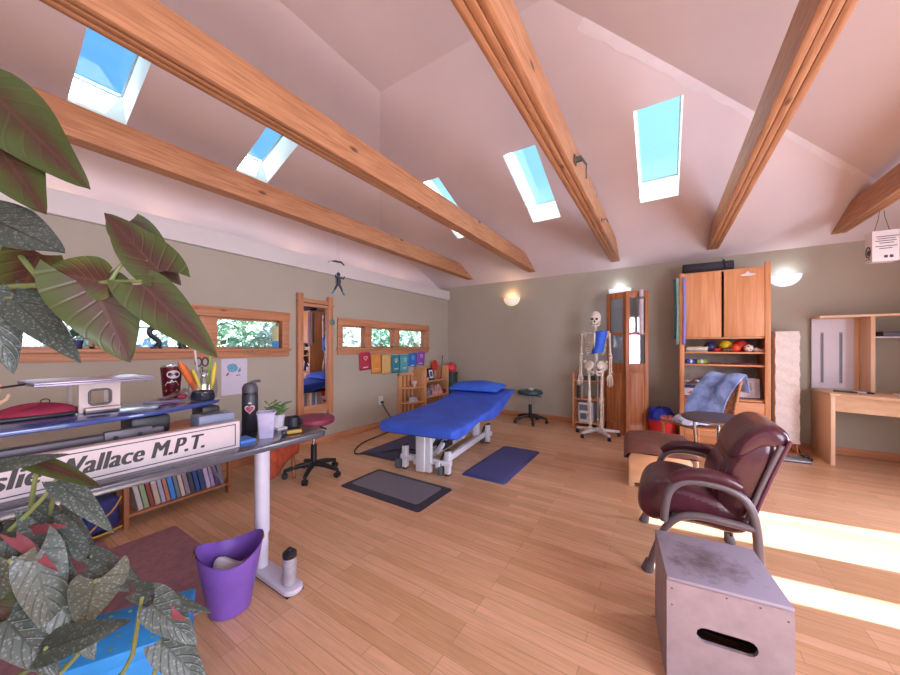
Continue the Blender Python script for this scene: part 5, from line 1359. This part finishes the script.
for k in range(3): M().bb((.019, -.12 - .10 * k, .07), (.027, -.09 - .10 * k, .765)).build('slat', mat('slat_brown', '#9c6d48', .6), C1)
C2 = thing('bookshelf', 'square pine shelf unit standing in the room corner behind the treatment table', 'shelf', (LX, 4.95, 0))
for y in (-.35, .35):
    M().bb((.0, y - .012, 0), (.27, y + .012, .90), bev=.002).build('side_panel', SP, C2)
for z in (.06, .36, .635): M().bb((.0, -.337, z), (.268, .337, z + .02), bev=.002).build('shelf_board', SPY, C2)
M().bb((.0, -.337, .86), (.03, .337, .90)).build('top_rail', SPY, C2)
M().bb((.0, -.337, .0), (.01, .337, .86)).build('back_panel', mat('slat_brown', '#9c6d48', .6), C2)
def onshelf(name, label, cat, x, y, z, fn):
    o = thing(name, label, cat, (LX + x, y, z)); fn(o); return o
cup = onshelf('heart_ornament', 'white heart shaped ornament on the upper rounded corner shelf', 'ornament', .15, 4.42, .571, lambda o: (M().prism([(y * 1.9, z * 1.9 + .065) for y, z in heart(.03)], 'x', -.02, .02, bev=.005).build('heart', mat('heart_white', '#dac9c2', .5), o), M().cyl((0, 0, 0), (0, 0, .02), .025).build('foot', mat('heart_white', '#dac9c2', .5), o)))
def shoe(o):
    m = M()
    def f(u, v):
        a = 2 * PI * u; y = -.11 + .22 * v; k = (math.sin(PI * min(1, max(0, v * .94 + .03)))) ** .5
        return (.04 * math.cos(a) * k, y, .045 + .04 * math.sin(a) * k * (1.2 if v < .5 else .8))
    m.grid(f, 16, 14, closeu=True).build('upper', mat('shoe_white', '#c9c6d4', .6, var=.12, scale=30), o); M().bb((-.036, -.10, 0), (.036, .10, .022), bev=.008).build('sole', mat('shoe_sole', '#e0dbe0', .6), o)
    M().bb((-.012, -.055, .082), (.012, .03, .094), bev=.004).build('laces', mat('shoe_grey', '#70707e', .6), o)
onshelf('shoe', 'white and grey shoe on the lower rounded corner shelf', 'shoe', .14, 4.40, .321, shoe)
def frame_(o):
    mm = Matrix.Rotation(R(-12), 4, 'Y'); a = M().bb((-.008, -.085, 0), (.008, .085, .21), bev=.003); bmesh.ops.transform(a.bm, matrix=mm, verts=a.bm.verts); a.build('frame', mat('frame_black', '#1d1d24', .4), o)
    b = M().bb((.007, -.058, .03), (.0095, .058, .18)); bmesh.ops.transform(b.bm, matrix=mm, verts=b.bm.verts); b.build('mat_board', mat('mat_white', '#d2d4de', .6), o)
    c = M().bb((.0085, -.036, .06), (.011, .036, .15)); bmesh.ops.transform(c.bm, matrix=mm, verts=c.bm.verts); c.build('print', mat('print_blue', '#3e55a0', .5, var=.3, scale=60), o)
fo = onshelf('picture_frame', 'black framed blue picture standing on the upper board of the corner bookshelf', 'picture', .20, 4.86, .656, frame_)
onshelf('paddle', 'bright red paddle standing at the back of the corner bookshelf', 'paddle', .10, 5.10, .656, lambda o: (M().sphere((0, 0, .24), (.012, .09, .11), 20, 14).build('blade', mat('paddle_red', '#c9302e', .5), o), M().cyl((0, 0, 0), (0, 0, .15), .016).build('handle', SP, o)))
onshelf('stick', 'thin dark stick leaning at the right end of the corner bookshelf', 'stick', .13, 5.25, .656, lambda o: (M().cyl((0, 0, 0), (.0, .06, .40), .008).build('shaft', mat('stick_dark', '#5d4b48', .6), o), M().sphere((0, .062, .41), .016).build('tip', mat('tip_red', '#9c3a3c', .5), o)))
onshelf('toy_dog', 'small white and black toy lying at the left of the upper bookshelf board', 'toy', .20, 4.70, .656, lambda o: (M().sphere((0, 0, .035), (.04, .055, .035), 14, 10).build('body', mat('shoe_white', '#c9c6d4', .6), o), M().sphere((.02, -.045, .065), .03, 12, 8).build('head', mat('toy_black', '#2b2a33', .6), o)))
heap('folded_cloth', 'pink striped cloth folded on the lower board of the corner bookshelf', mat('pink_stripe', '#cfa3a0', .85, var=.2, scale=18, bump=.3), (LX + .15, 5.04, .381), (.10, .15), .20, 31, 'cloth')
heap('crumpled_cloth', 'grey and white cloth crumpled at the left of the lower bookshelf board', mat('grey_white_cloth', '#8f8f9c', .85, var=.3, scale=22, bump=.4), (LX + .15, 4.75, .381), (.10, .12), .16, 33, 'cloth')
heap('folded_cloth', 'dark crimson cloth before the pink cloth on the corner bookshelf', mat('crimson2', '#7d2030', .85, var=.12, bump=.4), (LX + .20, 5.19, .381), (.06, .10), .09, 35, 'cloth')
booklet(LX + .16, 5.05, .081, .18, .30, .05, mat('white_card', '#d9d8dd', .6), 'flat white book on the bottom board of the corner bookshelf')
GBN = thing('storage_bin', 'dark green tall bin in the corner right of the bookshelf', 'bin', (LX + .20, 5.50, 0)); M().lathe([(0, .003), (.10, .003), (.105, 0), (.135, .74), (.142, .74), (.142, .755), (.13, .755), (.1, .01), (0, .01)], n=30).build('tub', mat('dark_green_plastic', '#27403c', .5), GBN); M().lathe([(0, .70), (.128, .70), (.128, .705), (0, .706)], n=28).build('bag_liner', mat('liner', '#1e2a2a', .6), GBN)
rb_ = tag(M().sphere((0, 0, 0), .115, 28, 18).build('ball', mat('red_ball', '#cf3f44', .4, var=.04), None), 'red ball resting in the top of the dark green corner bin', 'ball'); rb_.location = (LX + .20, 5.50, .835)

# figures and small things on the sills
def figurine(y, label, flip):
    o = thing('figurine', label, 'figurine', (LX - .06, y, ZA)); DKB = mat('figurine_dark', '#2c2430', .4)
    M().cyl((0, 0, 0), (0, 0, .014), .042).build('foot', DKB, o)
    M().tube([(0, .0, .01), (0, flip * .025, .055), (0, 0, .085), (0, -flip * .045, .12), (0, -flip * .05, .165), (0, 0, .205), (0, flip * .04, .185)], [.028, .02, .016, .02, .022, .024, .014], smooth=2).build('body', DKB, o)
figurine(1.06, 'dark curved figurine on the sill, left one of the facing pair', 1); figurine(1.255, 'dark curved figurine on the sill, right one of the facing pair', -1)
sc2 = thing('sea_shell', 'small pale shell on the broad post of the window sill', 'shell', (LX + .028, .745, ZA)); M().lathe([(0, .0), (.010, .0), (.014, .006), (.008, .018), (0, .024)], n=14, sy=1.4).build('shell_body', mat('shell', '#cdb8a8', .5), sc2)
sill_plants = [(.58, .055, 'leafy little plant in a dark pot on the left part of the window sill')]
for y, h_, lb in sill_plants:
    o = thing('sill_plant', lb, 'plant', (LX - .07, y, ZA)); M().lathe([(0, 0), (.035, 0), (.045, .07), (.04, .07), (0, .06)], n=20).build('pot', mat('pot_navy', '#2c3460', .5), o)
    lf = M(); rs = random.Random(8)
    for k in range(26):
        a = rs.uniform(0, 2 * PI); e = rs.uniform(.2, 1.3); L_ = rs.uniform(.05, .10); d = Vector((math.cos(a) * math.cos(e) * .6, math.sin(a) * math.cos(e), math.sin(e))); lf.sphere(Vector((0, 0, .07)) + d * L_, (.022, .010, .004), 8, 6, rot=(0, -e, a))
    lf.build('foliage', mat('plant_dark', '#3f6b4c', .5, var=.2), o)
AP = thing('hanging_plant', 'spiky grey green air plant lying over the right end of the window sill', 'plant', (LX - .03, 1.90, ZA))
rs = random.Random(5); lf = M()
for k in range(34):
    y = rs.uniform(-.18, .14); a = rs.uniform(-1, 1); L_ = rs.uniform(.06, .13)
    dn = k % 3 == 0
    e = Vector((.075 + rs.uniform(0, .03), y + a * .05, -.03 - L_ * .4)) if dn else Vector((rs.uniform(-.03, .05), y + a * .06, L_))
    lf.tube([(0, y, .006), Vector((0, y, .006)).lerp(e, .5) + Vector((.02, 0, .03)), e], [.005, .004, .001], n=5)
lf.build('leaves', mat('air_plant', '#7f9a86', .6, var=.2), AP)
BKS = thing('book', 'blue and yellow book standing at the right end of the window sill', 'book', (LX - .06, 2.13, ZA)); M().bb((-.05, -.012, 0), (.05, .012, .085)).build('blue_part', mat('bk_blue', '#3f8ed0', .5), BKS); M().bb((-.05, -.012, .0851), (.05, .012, .25)).build('yellow_part', mat('bk_yellow', '#d5c48a', .5), BKS)
VN = thing('vine', 'thin trailing vine lying along the sill of the far window', 'plant', (LX + .02, 4.1, ZA)); lf = M(); rs = random.Random(6)
pts = [(0 + .01 * math.sin(k), -.45 + .075 * k, .014 + .012 * abs(math.sin(k * 1.7))) for k in range(14)]; VNs = M().tube(pts, .004, smooth=1, n=6).build('stem', mat('vine_stem', '#8a7a5c', .7), VN)
for p in pts:
    for q in range(3): lf.sphere(Vector(p) + Vector((rs.uniform(-.01, .02), rs.uniform(-.03, .03), rs.uniform(0, .05))), (.012, .016, .004), 6, 5, rot=(rs.uniform(-1, 1), rs.uniform(-1, 1), 0))
lf.build('leaves', mat('vine_leaf', '#b9b08a', .6, var=.2), VN)

# ornaments hung from the left beam and the bracket on the middle beam
BZ = 2.53
q = at(341, 283, 3.72); 
DV = thing('hanging_diver', 'little diver figure with blue fins hung on a thread before the left wall', 'ornament', (-3.08, 2.46, 1.97))
dm = mat('diver_dark', '#2d3340', .5); db = mat('diver_blue', '#5f93c4', .5)
M().tube([(0, 0, .07), (0, .005, .02), (0, .0, -.02)], [.022, .026, .02], smooth=1).sphere((0, 0, .10), .022, 12, 8).build('body', dm, DV)
for s_ in (-1, 1):
    M().tube([(0, s_ * .012, -.015), (.0, s_ * .04, -.06), (0, s_ * .055, -.09)], [.013, .011, .008]).build('leg', dm, DV)
    M().beam((0, s_ * .055, -.088), (0, s_ * .085, -.125), .03, .006).build('fin', db, DV)
    M().tube([(0, s_ * .022, .065), (.02, s_ * .055, .055), (.03, s_ * .06, .085)], [.010, .008, .006]).build('arm', dm, DV)
M().cyl((-.03, .0, -.01), (-.03, .0, .07), .016).build('air_tank', mat('tank_yellow', '#8a94a0', .4), DV)
BR = thing('hanging_bird', 'dark little flying bird hung above the diver figure', 'ornament', (-3.08, 2.44, 2.20))
M().tube([(0, -.06, .0), (0, -.01, .012), (0, .05, .004)], [.005, .014, .004], smooth=1).build('body', mat('bird_dark', '#4a3a34', .6), BR)
for s_ in (-1, 1): M().grid(lambda u, v: (s_ * .01 - .02 + .05 * v * (1 - .6 * u) + s_ * 0, s_ * .10 * u, .012 + .022 * u - .05 * u * u), 8, 4).build('wing', mat('bird_dark', '#4a3a34', .6), BR, solid=.003)
M().cyl((0, 0, .012), (0, 0, BZ - 2.20), .0012, n=5).build('thread', mat('thread', '#b8b4b8', .8), BR)
M().tube([(0, 0, .12), (.03, -.01, .22), (.03, -.02, .40), (.0, -.02, BZ - 1.97)], .0012, n=5).build('thread', mat('thread', '#b8b4b8', .8), DV)
TK = thing('beam_bracket', 'small dark metal bracket with a drop rod on the side of the middle beam', 'bracket', (-.538, 2.50, 2.60))
M().bb((0, -.03, -.03), (.012, .03, .03), bev=.003).build('plate', GREYMETAL, TK); M().cyl((.01, 0, .0), (.05, 0, .0), .022).build('knob', GREYMETAL, TK); M().tube([(.05, 0, 0), (.05, .17, .035)], .008).build('arm', GREYMETAL, TK); M().tube([(.05, .165, .035), (.05, .165, -.075)], .005).build('drop_rod', GREYMETAL, TK)
TK2 = thing('beam_hook', 'tiny metal hook near the far end of the middle beam', 'hook', (-.538, 3.75, 2.57)); M().bb((0, -.02, -.015), (.006, .02, .015)).build('plate', GREYMETAL, TK2); M().tube([(.006, 0, 0), (.04, .03, .02), (.05, .09, .0)], .005, smooth=1).build('hook_arm', GREYMETAL, TK2)

# ------------------------------------------------------------------ outside the ribbon windows
gr_ = struct(M().poly([(-30, -14, -.4), (LX - .3, -14, -.4), (LX - .3, 26, -.4), (-30, 26, -.4)]).build('ground', mat('lawn', '#7f8a60', .9, var=.2, scale=2), smooth=False))
GREENS = [mat('foliage_pale', '#cfdfd6', .7, var=.35, scale=3), mat('foliage_mid', '#a9c9b4', .7, var=.35, scale=3), mat('foliage_deep', '#85ad95', .7, var=.35, scale=3)]
TRUNK = mat('bark', '#6a5548', .9, var=.2)
def tree(x, y, h, r, gm, label, seed, n=900, name='tree'):
    o = thing(name, label, 'tree' if name == 'tree' else 'shrub', (x, y, -.4), 0, 'greenery outside the left windows'); rs = random.Random(seed)
    M().tube([(0, 0, 0), (.05, .03, h * .4), (0, 0, h * .75)], [.10, .07, .03]).build('trunk', TRUNK, o)
    b = M()
    for k in range(n):
        d = Vector((rs.gauss(0, 1), rs.gauss(0, 1), rs.gauss(0, 1))).normalized() * (rs.random() ** .4)
        p = Vector((d.x * r, d.y * r, h * .56 + d.z * h * .44)); s = rs.uniform(.06, .13)
        e = Euler((rs.uniform(-1, 1), rs.uniform(-1, 1), rs.uniform(0, 6))).to_matrix()
        vs = [b.bm.verts.new(p + e @ Vector(c) * s) for c in ((-1, 0, 0), (0, -.5, .15), (1, 0, 0), (0, .5, .15))]
        b.bm.faces.new(vs)
    b.build('foliage', gm, o, smooth=False, fix=False)
tree(-6.6, .95, 2.6, .55, GREENS[0], 'pale leafy tree outside the left light of the near window', 1)
tree(-7.2, 2.9, 3.2, .9, GREENS[1], 'bushy tree outside the right light of the near window', 2, 1600)
tree(-6.0, 3.55, 2.4, .55, GREENS[0], 'feathery pale tree close outside the right light of the near window', 3, 900)
tree(-8.5, 6.6, 3.2, 1.0, GREENS[0], 'pale tree outside the left light of the far window', 4, 1500)
tree(-8.0, 8.6, 3.0, .9, GREENS[2], 'deep green tree outside the middle light of the far window', 5, 1300)
tree(-7.4, 10.1, 3.0, .9, GREENS[0], 'pale leafy tree outside the right light of the far window', 6, 1400)
tree(-10.5, 5.0, 4.0, 1.3, GREENS[2], 'large deep green tree farthest beyond the left wall', 7, 1600)
tree(-9.2, 4.0, 3.0, .8, GREENS[1], 'mid green tree between the two ribbon windows outside', 9, 1100)
HS = thing('garden_house', 'pale blue garden house with white door frame outside the near window', 'house', (-9.2, 2.55, -.4))
HB_ = mat('siding_blue', '#a9bede', .7, var=.03); HW_ = mat('trim_white', '#eef0f4', .6)
m = M().bb((-1.6, -1.1, 0), (0, .95, 2.25)); m.build('wall', HB_, HS)
M().prism([(-1.4, 2.25), (1.2, 2.25), (-.1, 3.0)], 'x', -1.8, .15).build('roof', mat('roof_pale', '#b9cadf', .8), HS)
dr_ = M().bb((0, .10, 0), (.03, .75, 1.95)).build('door', mat('door_blue', '#86a4d6', .5), HS); M().bb((.03, .22, .9), (.04, .62, 1.75)).build('door_pane', mat('pane_blue', '#6d9bd8', .2), dr_)
for y in (.04, .78, -.55, -1.1): M().bb((0, y - .05, 0), (.05, y + .05, 2.1)).build('white_post', HW_, HS)
M().bb((0, -1.15, 2.08), (.06, .98, 2.25)).build('fascia', HW_, HS)
wn = M().bb((0, -.45, 1.0), (.03, -.08, 1.7)).build('window', mat('pane_blue', '#6d9bd8', .2), HS)
CP = thing('carport', 'white and pink roofed carport with a red frame outside the far left window', 'carport', (-6.5, .0, -.4))
for z, c, nm in ((2.05, '#e8ecf4', 'roof_edge'), (1.90, '#e5c3d2', 'pink_band'), (1.80, '#f0f2f6', 'white_band')): M().bb((-.9, -1.0, z - .06), (.05, .95, z + .05)).build(nm, mat('cp_' + nm, c, .6), CP)
RDM = mat('red_paint', '#c8323a', .5)
M().bb((0, .02, 0), (.06, .09, 1.74)).build('red_post', RDM, CP); M().bb((0, -1.0, 0), (.06, -.93, 1.74)).build('red_post', RDM, CP); M().bb((0, -.92, 1.66), (.06, .02, 1.74)).build('red_beam', RDM, CP)
M().bb((-.85, -.9, 0), (-.8, .9, 1.7)).build('back_wall', mat('cp_back', '#7b829a', .7), CP)
FC = thing('white_fence', 'bright white picket fence outside between carport and garden house', 'fence', (-7.4, .9, -.4))
for k in range(14): M().bb((-.01, -.1 + .085 * k, 0), (.01, -.04 + .085 * k, 1.35)).build('picket', HW_, FC)
M().bb((-.03, -.12, .4), (-.011, 1.1, .47)).build('rail', HW_, FC)
for k in range(3):
    pass

# ------------------------------------------------------------------ begonia in the foreground
def leaf_material():
    m = bpy.data.materials.new('begonia_leaf'); m.use_nodes = True
    nt = m.node_tree; b = nt.nodes['Principled BSDF']; N = nt.nodes.new; Lk = nt.links.new
    uv = N('ShaderNodeUVMap'); uv.uv_map = 'UVMap'; sp = N('ShaderNodeSeparateXYZ'); Lk(uv.outputs[0], sp.inputs[0])
    def math_(op, a, b_=None):
        n = N('ShaderNodeMath'); n.operation = op
        for i, v in enumerate((a, b_)):
            if v is None: continue
            if isinstance(v, (int, float)): n.inputs[i].default_value = v
            else: Lk(v, n.inputs[i])
        return n.outputs[0]
    av = math_('ABSOLUTE', sp.outputs[1])
    vein = math_('SINE', math_('MULTIPLY', math_('SUBTRACT', sp.outputs[0], math_('MULTIPLY', av, .35)), 44))
    vein = math_('POWER', math_('MAXIMUM', vein, 0), 6)
    mid = math_('LESS_THAN', av, .05)
    veins = math_('MAXIMUM', math_('MULTIPLY', vein, .55), mid)
    tc = N('ShaderNodeTexCoord'); vo = N('ShaderNodeTexVoronoi'); vo.inputs['Scale'].default_value = 170
    Lk(tc.outputs['Object'], vo.inputs['Vector'])
    spots = math_('LESS_THAN', vo.outputs['Distance'], .33)
    nz = N('ShaderNodeTexNoise'); nz.inputs['Scale'].default_value = 14; Lk(tc.outputs['Object'], nz.inputs['Vector'])
    top = N('ShaderNodeMixRGB'); top.inputs[1].default_value = hx('#2d382c'); top.inputs[2].default_value = hx('#4f5853'); Lk(nz.outputs['Fac'], top.inputs[0])
    top2 = N('ShaderNodeMixRGB'); top2.inputs[2].default_value = hx('#8f9799'); Lk(math_('MULTIPLY', spots, .33), top2.inputs[0]); Lk(top.outputs[0], top2.inputs[1])
    top3 = N('ShaderNodeMixRGB'); top3.inputs[2].default_value = hx('#26301f'); Lk(math_('MULTIPLY', veins, .7), top3.inputs[0]); Lk(top2.outputs[0], top3.inputs[1])
    edge = N('ShaderNodeMapRange'); edge.inputs[1].default_value = .35; edge.inputs[2].default_value = .95; oi = N('ShaderNodeObjectInfo'); Lk(math_('ADD', math_('ADD', av, math_('MULTIPLY', oi.outputs['Random'], .35)), math_('MULTIPLY', math_('SUBTRACT', nz.outputs['Fac'], .5), .9)), edge.inputs[0])
    bot = N('ShaderNodeMixRGB'); bot.inputs[1].default_value = hx('#432620'); bot.inputs[2].default_value = hx('#3f4c22'); Lk(edge.outputs[0], bot.inputs[0])
    bot2 = N('ShaderNodeMixRGB'); bot2.inputs[2].default_value = hx('#5f4a32'); Lk(math_('MULTIPLY', veins, .3), bot2.inputs[0]); Lk(bot.outputs[0], bot2.inputs[1])
    ge = N('ShaderNodeNewGeometry'); mx = N('ShaderNodeMixRGB'); Lk(ge.outputs['Backfacing'], mx.inputs[0]); Lk(top3.outputs[0], mx.inputs[1]); Lk(bot2.outputs[0], mx.inputs[2])
    Lk(mx.outputs[0], b.inputs['Base Color']); b.inputs['Roughness'].default_value = .42
    bp = N('ShaderNodeBump'); bp.inputs['Strength'].default_value = .35; bp.inputs['Distance'].default_value = .003; Lk(veins, bp.inputs['Height']); Lk(bp.outputs[0], b.inputs['Normal'])
    tr = N('ShaderNodeBsdfTranslucent'); Lk(bot2.outputs[0], tr.inputs[0]); ms = N('ShaderNodeMixShader'); ms.inputs[0].default_value = .12
    o = nt.nodes['Material Output']; Lk(b.outputs[0], ms.inputs[1]); Lk(tr.outputs[0], ms.inputs[2]); Lk(ms.outputs[0], o.inputs[0])
    return m
LEAF = leaf_material()
PINKM = mat('leaf_pink', '#7d3a42', .5, var=.15, scale=20)
STEM = mat('begonia_stem', '#6f7a4a', .5, var=.15)
BG = thing('potted_begonia', 'tall angel wing begonia with spotted leaves and red brown undersides, nearest the camera', 'plant', (-.90, -.28, .40))
BGo = Vector(BG.location)
def leaf(base, tip, wid, normal, droop=.12, fold=.15, wave=.05, seed=0, asym=.25):
    base = Vector(base); tip = Vector(tip); d = tip - base; L_ = d.length; d.normalize()
    n_ = Vector(normal); n_ = (n_ - d * n_.dot(d)).normalized(); s = n_.cross(d)
    rs = random.Random(seed); ph = rs.uniform(0, 6)
    b = bmesh.new(); uvl = b.loops.layers.uv.new('UVMap'); nu, nv = 18, 11; g = []
    for i in range(nu):
        row = []
        u = i / (nu - 1)
        for j in range(nv):
            v = -1 + 2 * j / (nv - 1)
            # one lobe reaches back behind the stalk, the other stops at it
            back = asym if v > 0 else asym * .35
            prof = (max(0, math.sin(PI * (u * .93 + .07) ** .62))) ** .75 * (1 - .25 * u) if u < .999 else 0
            w_ = wid * prof * (1.0 if v > 0 else .82)
            x = L_ * u - abs(v) ** 1.6 * L_ * back * (1 - u) ** 1.5
            y = w_ * v
            z = -droop * L_ * u * u - fold * abs(v) * w_ * .8 + wave * wid * math.sin(9 * u + ph + 2 * v) * abs(v) ** 2
            row.append((b.verts.new(base + d * x + s * y + n_ * z - BGo), (u, v)))
        g.append(row)
    for i in range(nu - 1):
        for j in range(nv - 1):
            q = (g[i][j], g[i + 1][j], g[i + 1][j + 1], g[i][j + 1])
            try:
                f = b.faces.new([k[0] for k in q]); f.smooth = True
                for lp, k in zip(f.loops, q): lp[uvl].uv = k[1]
            except ValueError: pass
    bmesh.ops.remove_doubles(b, verts=b.verts, dist=1e-6)
    f0 = max(b.faces, key=lambda f: f.calc_area())
    me = bpy.data.meshes.new('leaf'); b.normal_update()
    # faces look along the normal: upper side is the front
    if sum((f.normal.dot(n_) for f in b.faces)) < 0: bmesh.ops.reverse_faces(b, faces=b.faces[:])
    b.to_mesh(me); b.free(); me.materials.append(LEAF)
    o = bpy.data.objects.new('leaf', me); COL.objects.link(o); o.parent = BG
    return o
VIEW = Vector((-math.sin(YAW), math.cos(YAW), 0))
def lf(bx, by, tx, ty, wpx, d=.66, dt=0.0, face='under', seed=0, tilt=(0, 0), **k):
    """leaf from pixel to pixel at a distance; the face turned to the room: upper or under side"""
    a = at(bx, by, d); t = at(tx, ty, d + dt)
    to_cam = (Vector((0, 0, 1.25)) - (a + t) / 2).normalized()
    n_ = to_cam if face == 'top' else -to_cam
    n_ = n_ + Vector((tilt[0], tilt[1], .35 if face == 'top' else .25))
    return leaf(a, t, wpx / 331 * d, n_, seed=seed, **k)
# upper canes: undersides towards the camera
lf(-8, 92, 94, 192, 40, .66, .04, 'under', 1, droop=.05)
lf(-12, 132, 50, 218, 36, .68, .0, 'under', 2, droop=.05)
lf(-20, 214, 60, 248, 32, .64, .0, 'top', 3, droop=.08)
lf(40, 254, 8, 318, 24, .70, .05, 'under', 4)
lf(22, 258, 62, 304, 20, .72, .05, 'under', 44)
lf(108, 283, 44, 270, 26, .66, -.03, 'under', 5, droop=.02, asym=.1)
lf(92, 284, 131, 363, 38, .66, .02, 'under', 6, droop=.05, asym=.35)
lf(160, 272, 106, 214, 27, .67, .0, 'under', 7, droop=.03, asym=.3)
lf(128, 222, 182, 286, 22, .69, .04, 'under', 8, droop=.04, asym=.1)
lf(142, 284, 220, 358, 27, .66, .02, 'under', 9, droop=.05, asym=.2)
lf(12, 298, 80, 360, 20, .64, .0, 'top', 10, droop=.06)
lf(-12, 300, 14, 372, 20, .62, .0, 'top', 11)
# lower cluster: upper sides with silver spots
lf(-8, 468, 62, 452, 9, .60, .0, 'top', 12)
lf(38, 462, 117, 486, 10, .62, .0, 'under', 13, droop=.2)
lf(56, 480, 114, 530, 13, .64, .0, 'top', 14, droop=.15)
lf(14, 538, 90, 604, 20, .62, .02, 'top', 15)
lf(34, 556, 58, 646, 22, .60, .0, 'top', 16)
lf(96, 580, 80, 634, 25, .62, .0, 'top', 17, asym=.4)
lf(40, 652, 122, 620, 19, .58, .0, 'top', 18)
lf(10, 560, -14, 612, 19, .58, .0, 'top', 19)
lf(-12, 596, 36, 650, 19, .60, .0, 'under', 20)
lf(52, 526, 98, 566, 13, .66, .0, 'top', 21)
lf(92, 556, 138, 576, 10, .66, .0, 'top', 22, droop=.3)
lf(86, 570, 132, 590, 10, .64, .0, 'top', 23)
lf(152, 604, 198, 644, 18, .60, .0, 'top', 24)
lf(136, 592, 210, 610, 11, .62, .0, 'top', 25)
p1_ = lf(30, 530, 74, 522, 6, .64, .0, 'under', 26)
p2_ = lf(158, 606, 188, 620, 6, .61, .0, 'under', 27)
p3_ = lf(16, 538, 62, 572, 6, .61, .0, 'under', 28)
for p in (p1_, p2_, p3_): p.data.materials[0] = PINKM
lf(34, 508, 74, 532, 12, .68, .0, 'top', 29)
lf(60, 516, 96, 548, 10, .70, .0, 'top', 30)
lf(0, 534, 40, 558, 15, .68, .0, 'top', 32)
lf(60, 604, 96, 660, 19, .62, .0, 'top', 33)
lf(110, 596, 90, 576, 10, .66, .0, 'top', 34)
lf(6, 620, 60, 676, 22, .58, .0, 'top', 35); lf(160, 640, 210, 690, 19, .60, .0, 'top', 37); lf(20, 580, 34, 640, 16, .66, .0, 'under', 38)
def cane(pts, r):
    M().tube([Vector(p) - BGo for p in pts], r, smooth=2, n=8).build('cane', STEM, BG)
root = BGo + Vector((0, 0, .30))
cane([root, at(-120, 520, .66), at(-90, 400, .66), at(-60, 300, .66), at(-10, 288, .66), at(60, 284, .66), at(110, 282, .66), at(142, 281, .66)], [.011, .010, .009, .007, .006, .005, .0045, .003])
cane([at(110, 282, .66), at(118, 268, .665), at(128, 259, .67), at(148, 261, .67)], [.004, .0035, .003, .002])
cane([root + Vector((.02, 0, 0)), at(-100, 420, .64), at(-60, 220, .66), at(-24, 120, .66), at(-8, 92, .66)], [.011, .009, .007, .006, .004])
cane([at(-60, 220, .66), at(-20, 214, .64)], [.005, .004]); cane([at(-24, 120, .66), at(-12, 134, .68)], [.004, .003]); cane([at(16, 250, .69), at(30, 268, .68), at(46, 288, .665)], [.005, .005, .004]); cane([at(-40, 240, .66), at(-10, 246, .68), at(20, 252, .69), at(38, 254, .70)], [.005, .004, .004, .003])
cane([at(-70, 310, .66), at(-20, 300, .64), at(12, 298, .64)], [.005, .004, .003])
root2 = root + Vector((-.02, .03, 0))
for bx, by, d in ((14, 538, .62), (34, 556, .60), (96, 580, .62), (46, 648, .58), (52, 526, .66), (92, 556, .66), (142, 598, .60), (56, 480, .64), (38, 462, .62), (-8, 468, .60), (10, 560, .58), (60, 604, .62), (34, 508, .68), (160, 640, .60), (60, 604, .62)):
    e = at(bx, by, d); mid = at(bx - 14, by + 85, d + .13); cane([root2 + Vector((random.uniform(-.03, .03), random.uniform(-.03, .03), 0)), root2.lerp(mid, .6) + Vector((0, 0, -.02)), mid, e], [.006, .006, .005, .003])
cane([at(10, 530, .64), at(34, 508, .64), at(48, 492, .64), at(56, 480, .64)], [.004, .004, .0035, .003])
M().lathe([(0, 0), (.10, 0), (.105, .005), (.14, .25), (.15, .25), (.15, .285), (.135, .285), (.13, .25), (0, .245)], n=32).build('pot', mat('terracotta', '#a4583c', .8, var=.1), BG)
M().lathe([(0, .27), (.125, .262), (.13, .25)], n=28).build('soil', mat('soil', '#3a2c25', .95, var=.3, scale=50), BG)
PS = thing('plant_stand', 'small wooden stand carrying the begonia pot', 'stand', (-.90, -.28, 0))
M().lathe([(0, .37), (.18, .37), (.185, .375), (.185, .395), (0, .3995)], n=32).build('stand_top', PINEX, PS)
for k in range(3):
    a = 2 * PI * k / 3; M().tube([(.13 * math.cos(a), .13 * math.sin(a), .37), (.17 * math.cos(a), .17 * math.sin(a), 0)], .016).build('leg', PINE, PS)
# bright blue box on the floor behind the foliage
BX = thing('fabric_box', 'bright blue dotted fabric box on the floor under the begonia leaves', 'box', (-1.585, .375, 0), R(-28))
M().bb((-.12, -.16, 0), (.12, .16, .24), bev=.01).build('box_body', mat('bright_blue', '#2f8fd8', .6, var=.05), BX)
M().bb((-.125, -.165, .215), (.125, .165, .262), bev=.008).build('box_lid', mat('bright_blue', '#2f8fd8', .6), BX)
dts = M()
for i in range(4):
    for j in range(6): dts.cyl((-.09 + .06 * i, -.13 + .052 * j, .2615), (-.09 + .06 * i, -.13 + .052 * j, .2632), .006, n=8)
dd = dts.build('yellow_dots', mat('dot_yellow', '#7f9a3c', .6), BX); tag(dd, kind='stuff')
WO = thing('wooden_hand', 'pale wooden artist hand standing at the left end of the riser', 'ornament', (-2.10, .105, ZP))
M().cyl((0, 0, 0), (0, 0, .012), .03).cyl((0, 0, .01), (0, 0, .05), .012).build('base', MAPLE, WO)
M().bb((-.010, -.024, .048), (.010, .024, .095), bev=.008).build('palm', MAPLE, WO)
for k, (dy, l_) in enumerate(((-.019, .045), (-.006, .058), (.007, .055), (.020, .042))): M().tube([(0, dy, .09), (.004, dy * 1.15, .09 + l_ * .55), (.012, dy * 1.2, .09 + l_)], [.0058, .0055, .0045], n=8).build('finger', MAPLE, WO)
M().tube([(0, .022, .06), (.008, .040, .075), (.014, .046, .095)], [.007, .006, .005], n=8).build('thumb', MAPLE, WO)
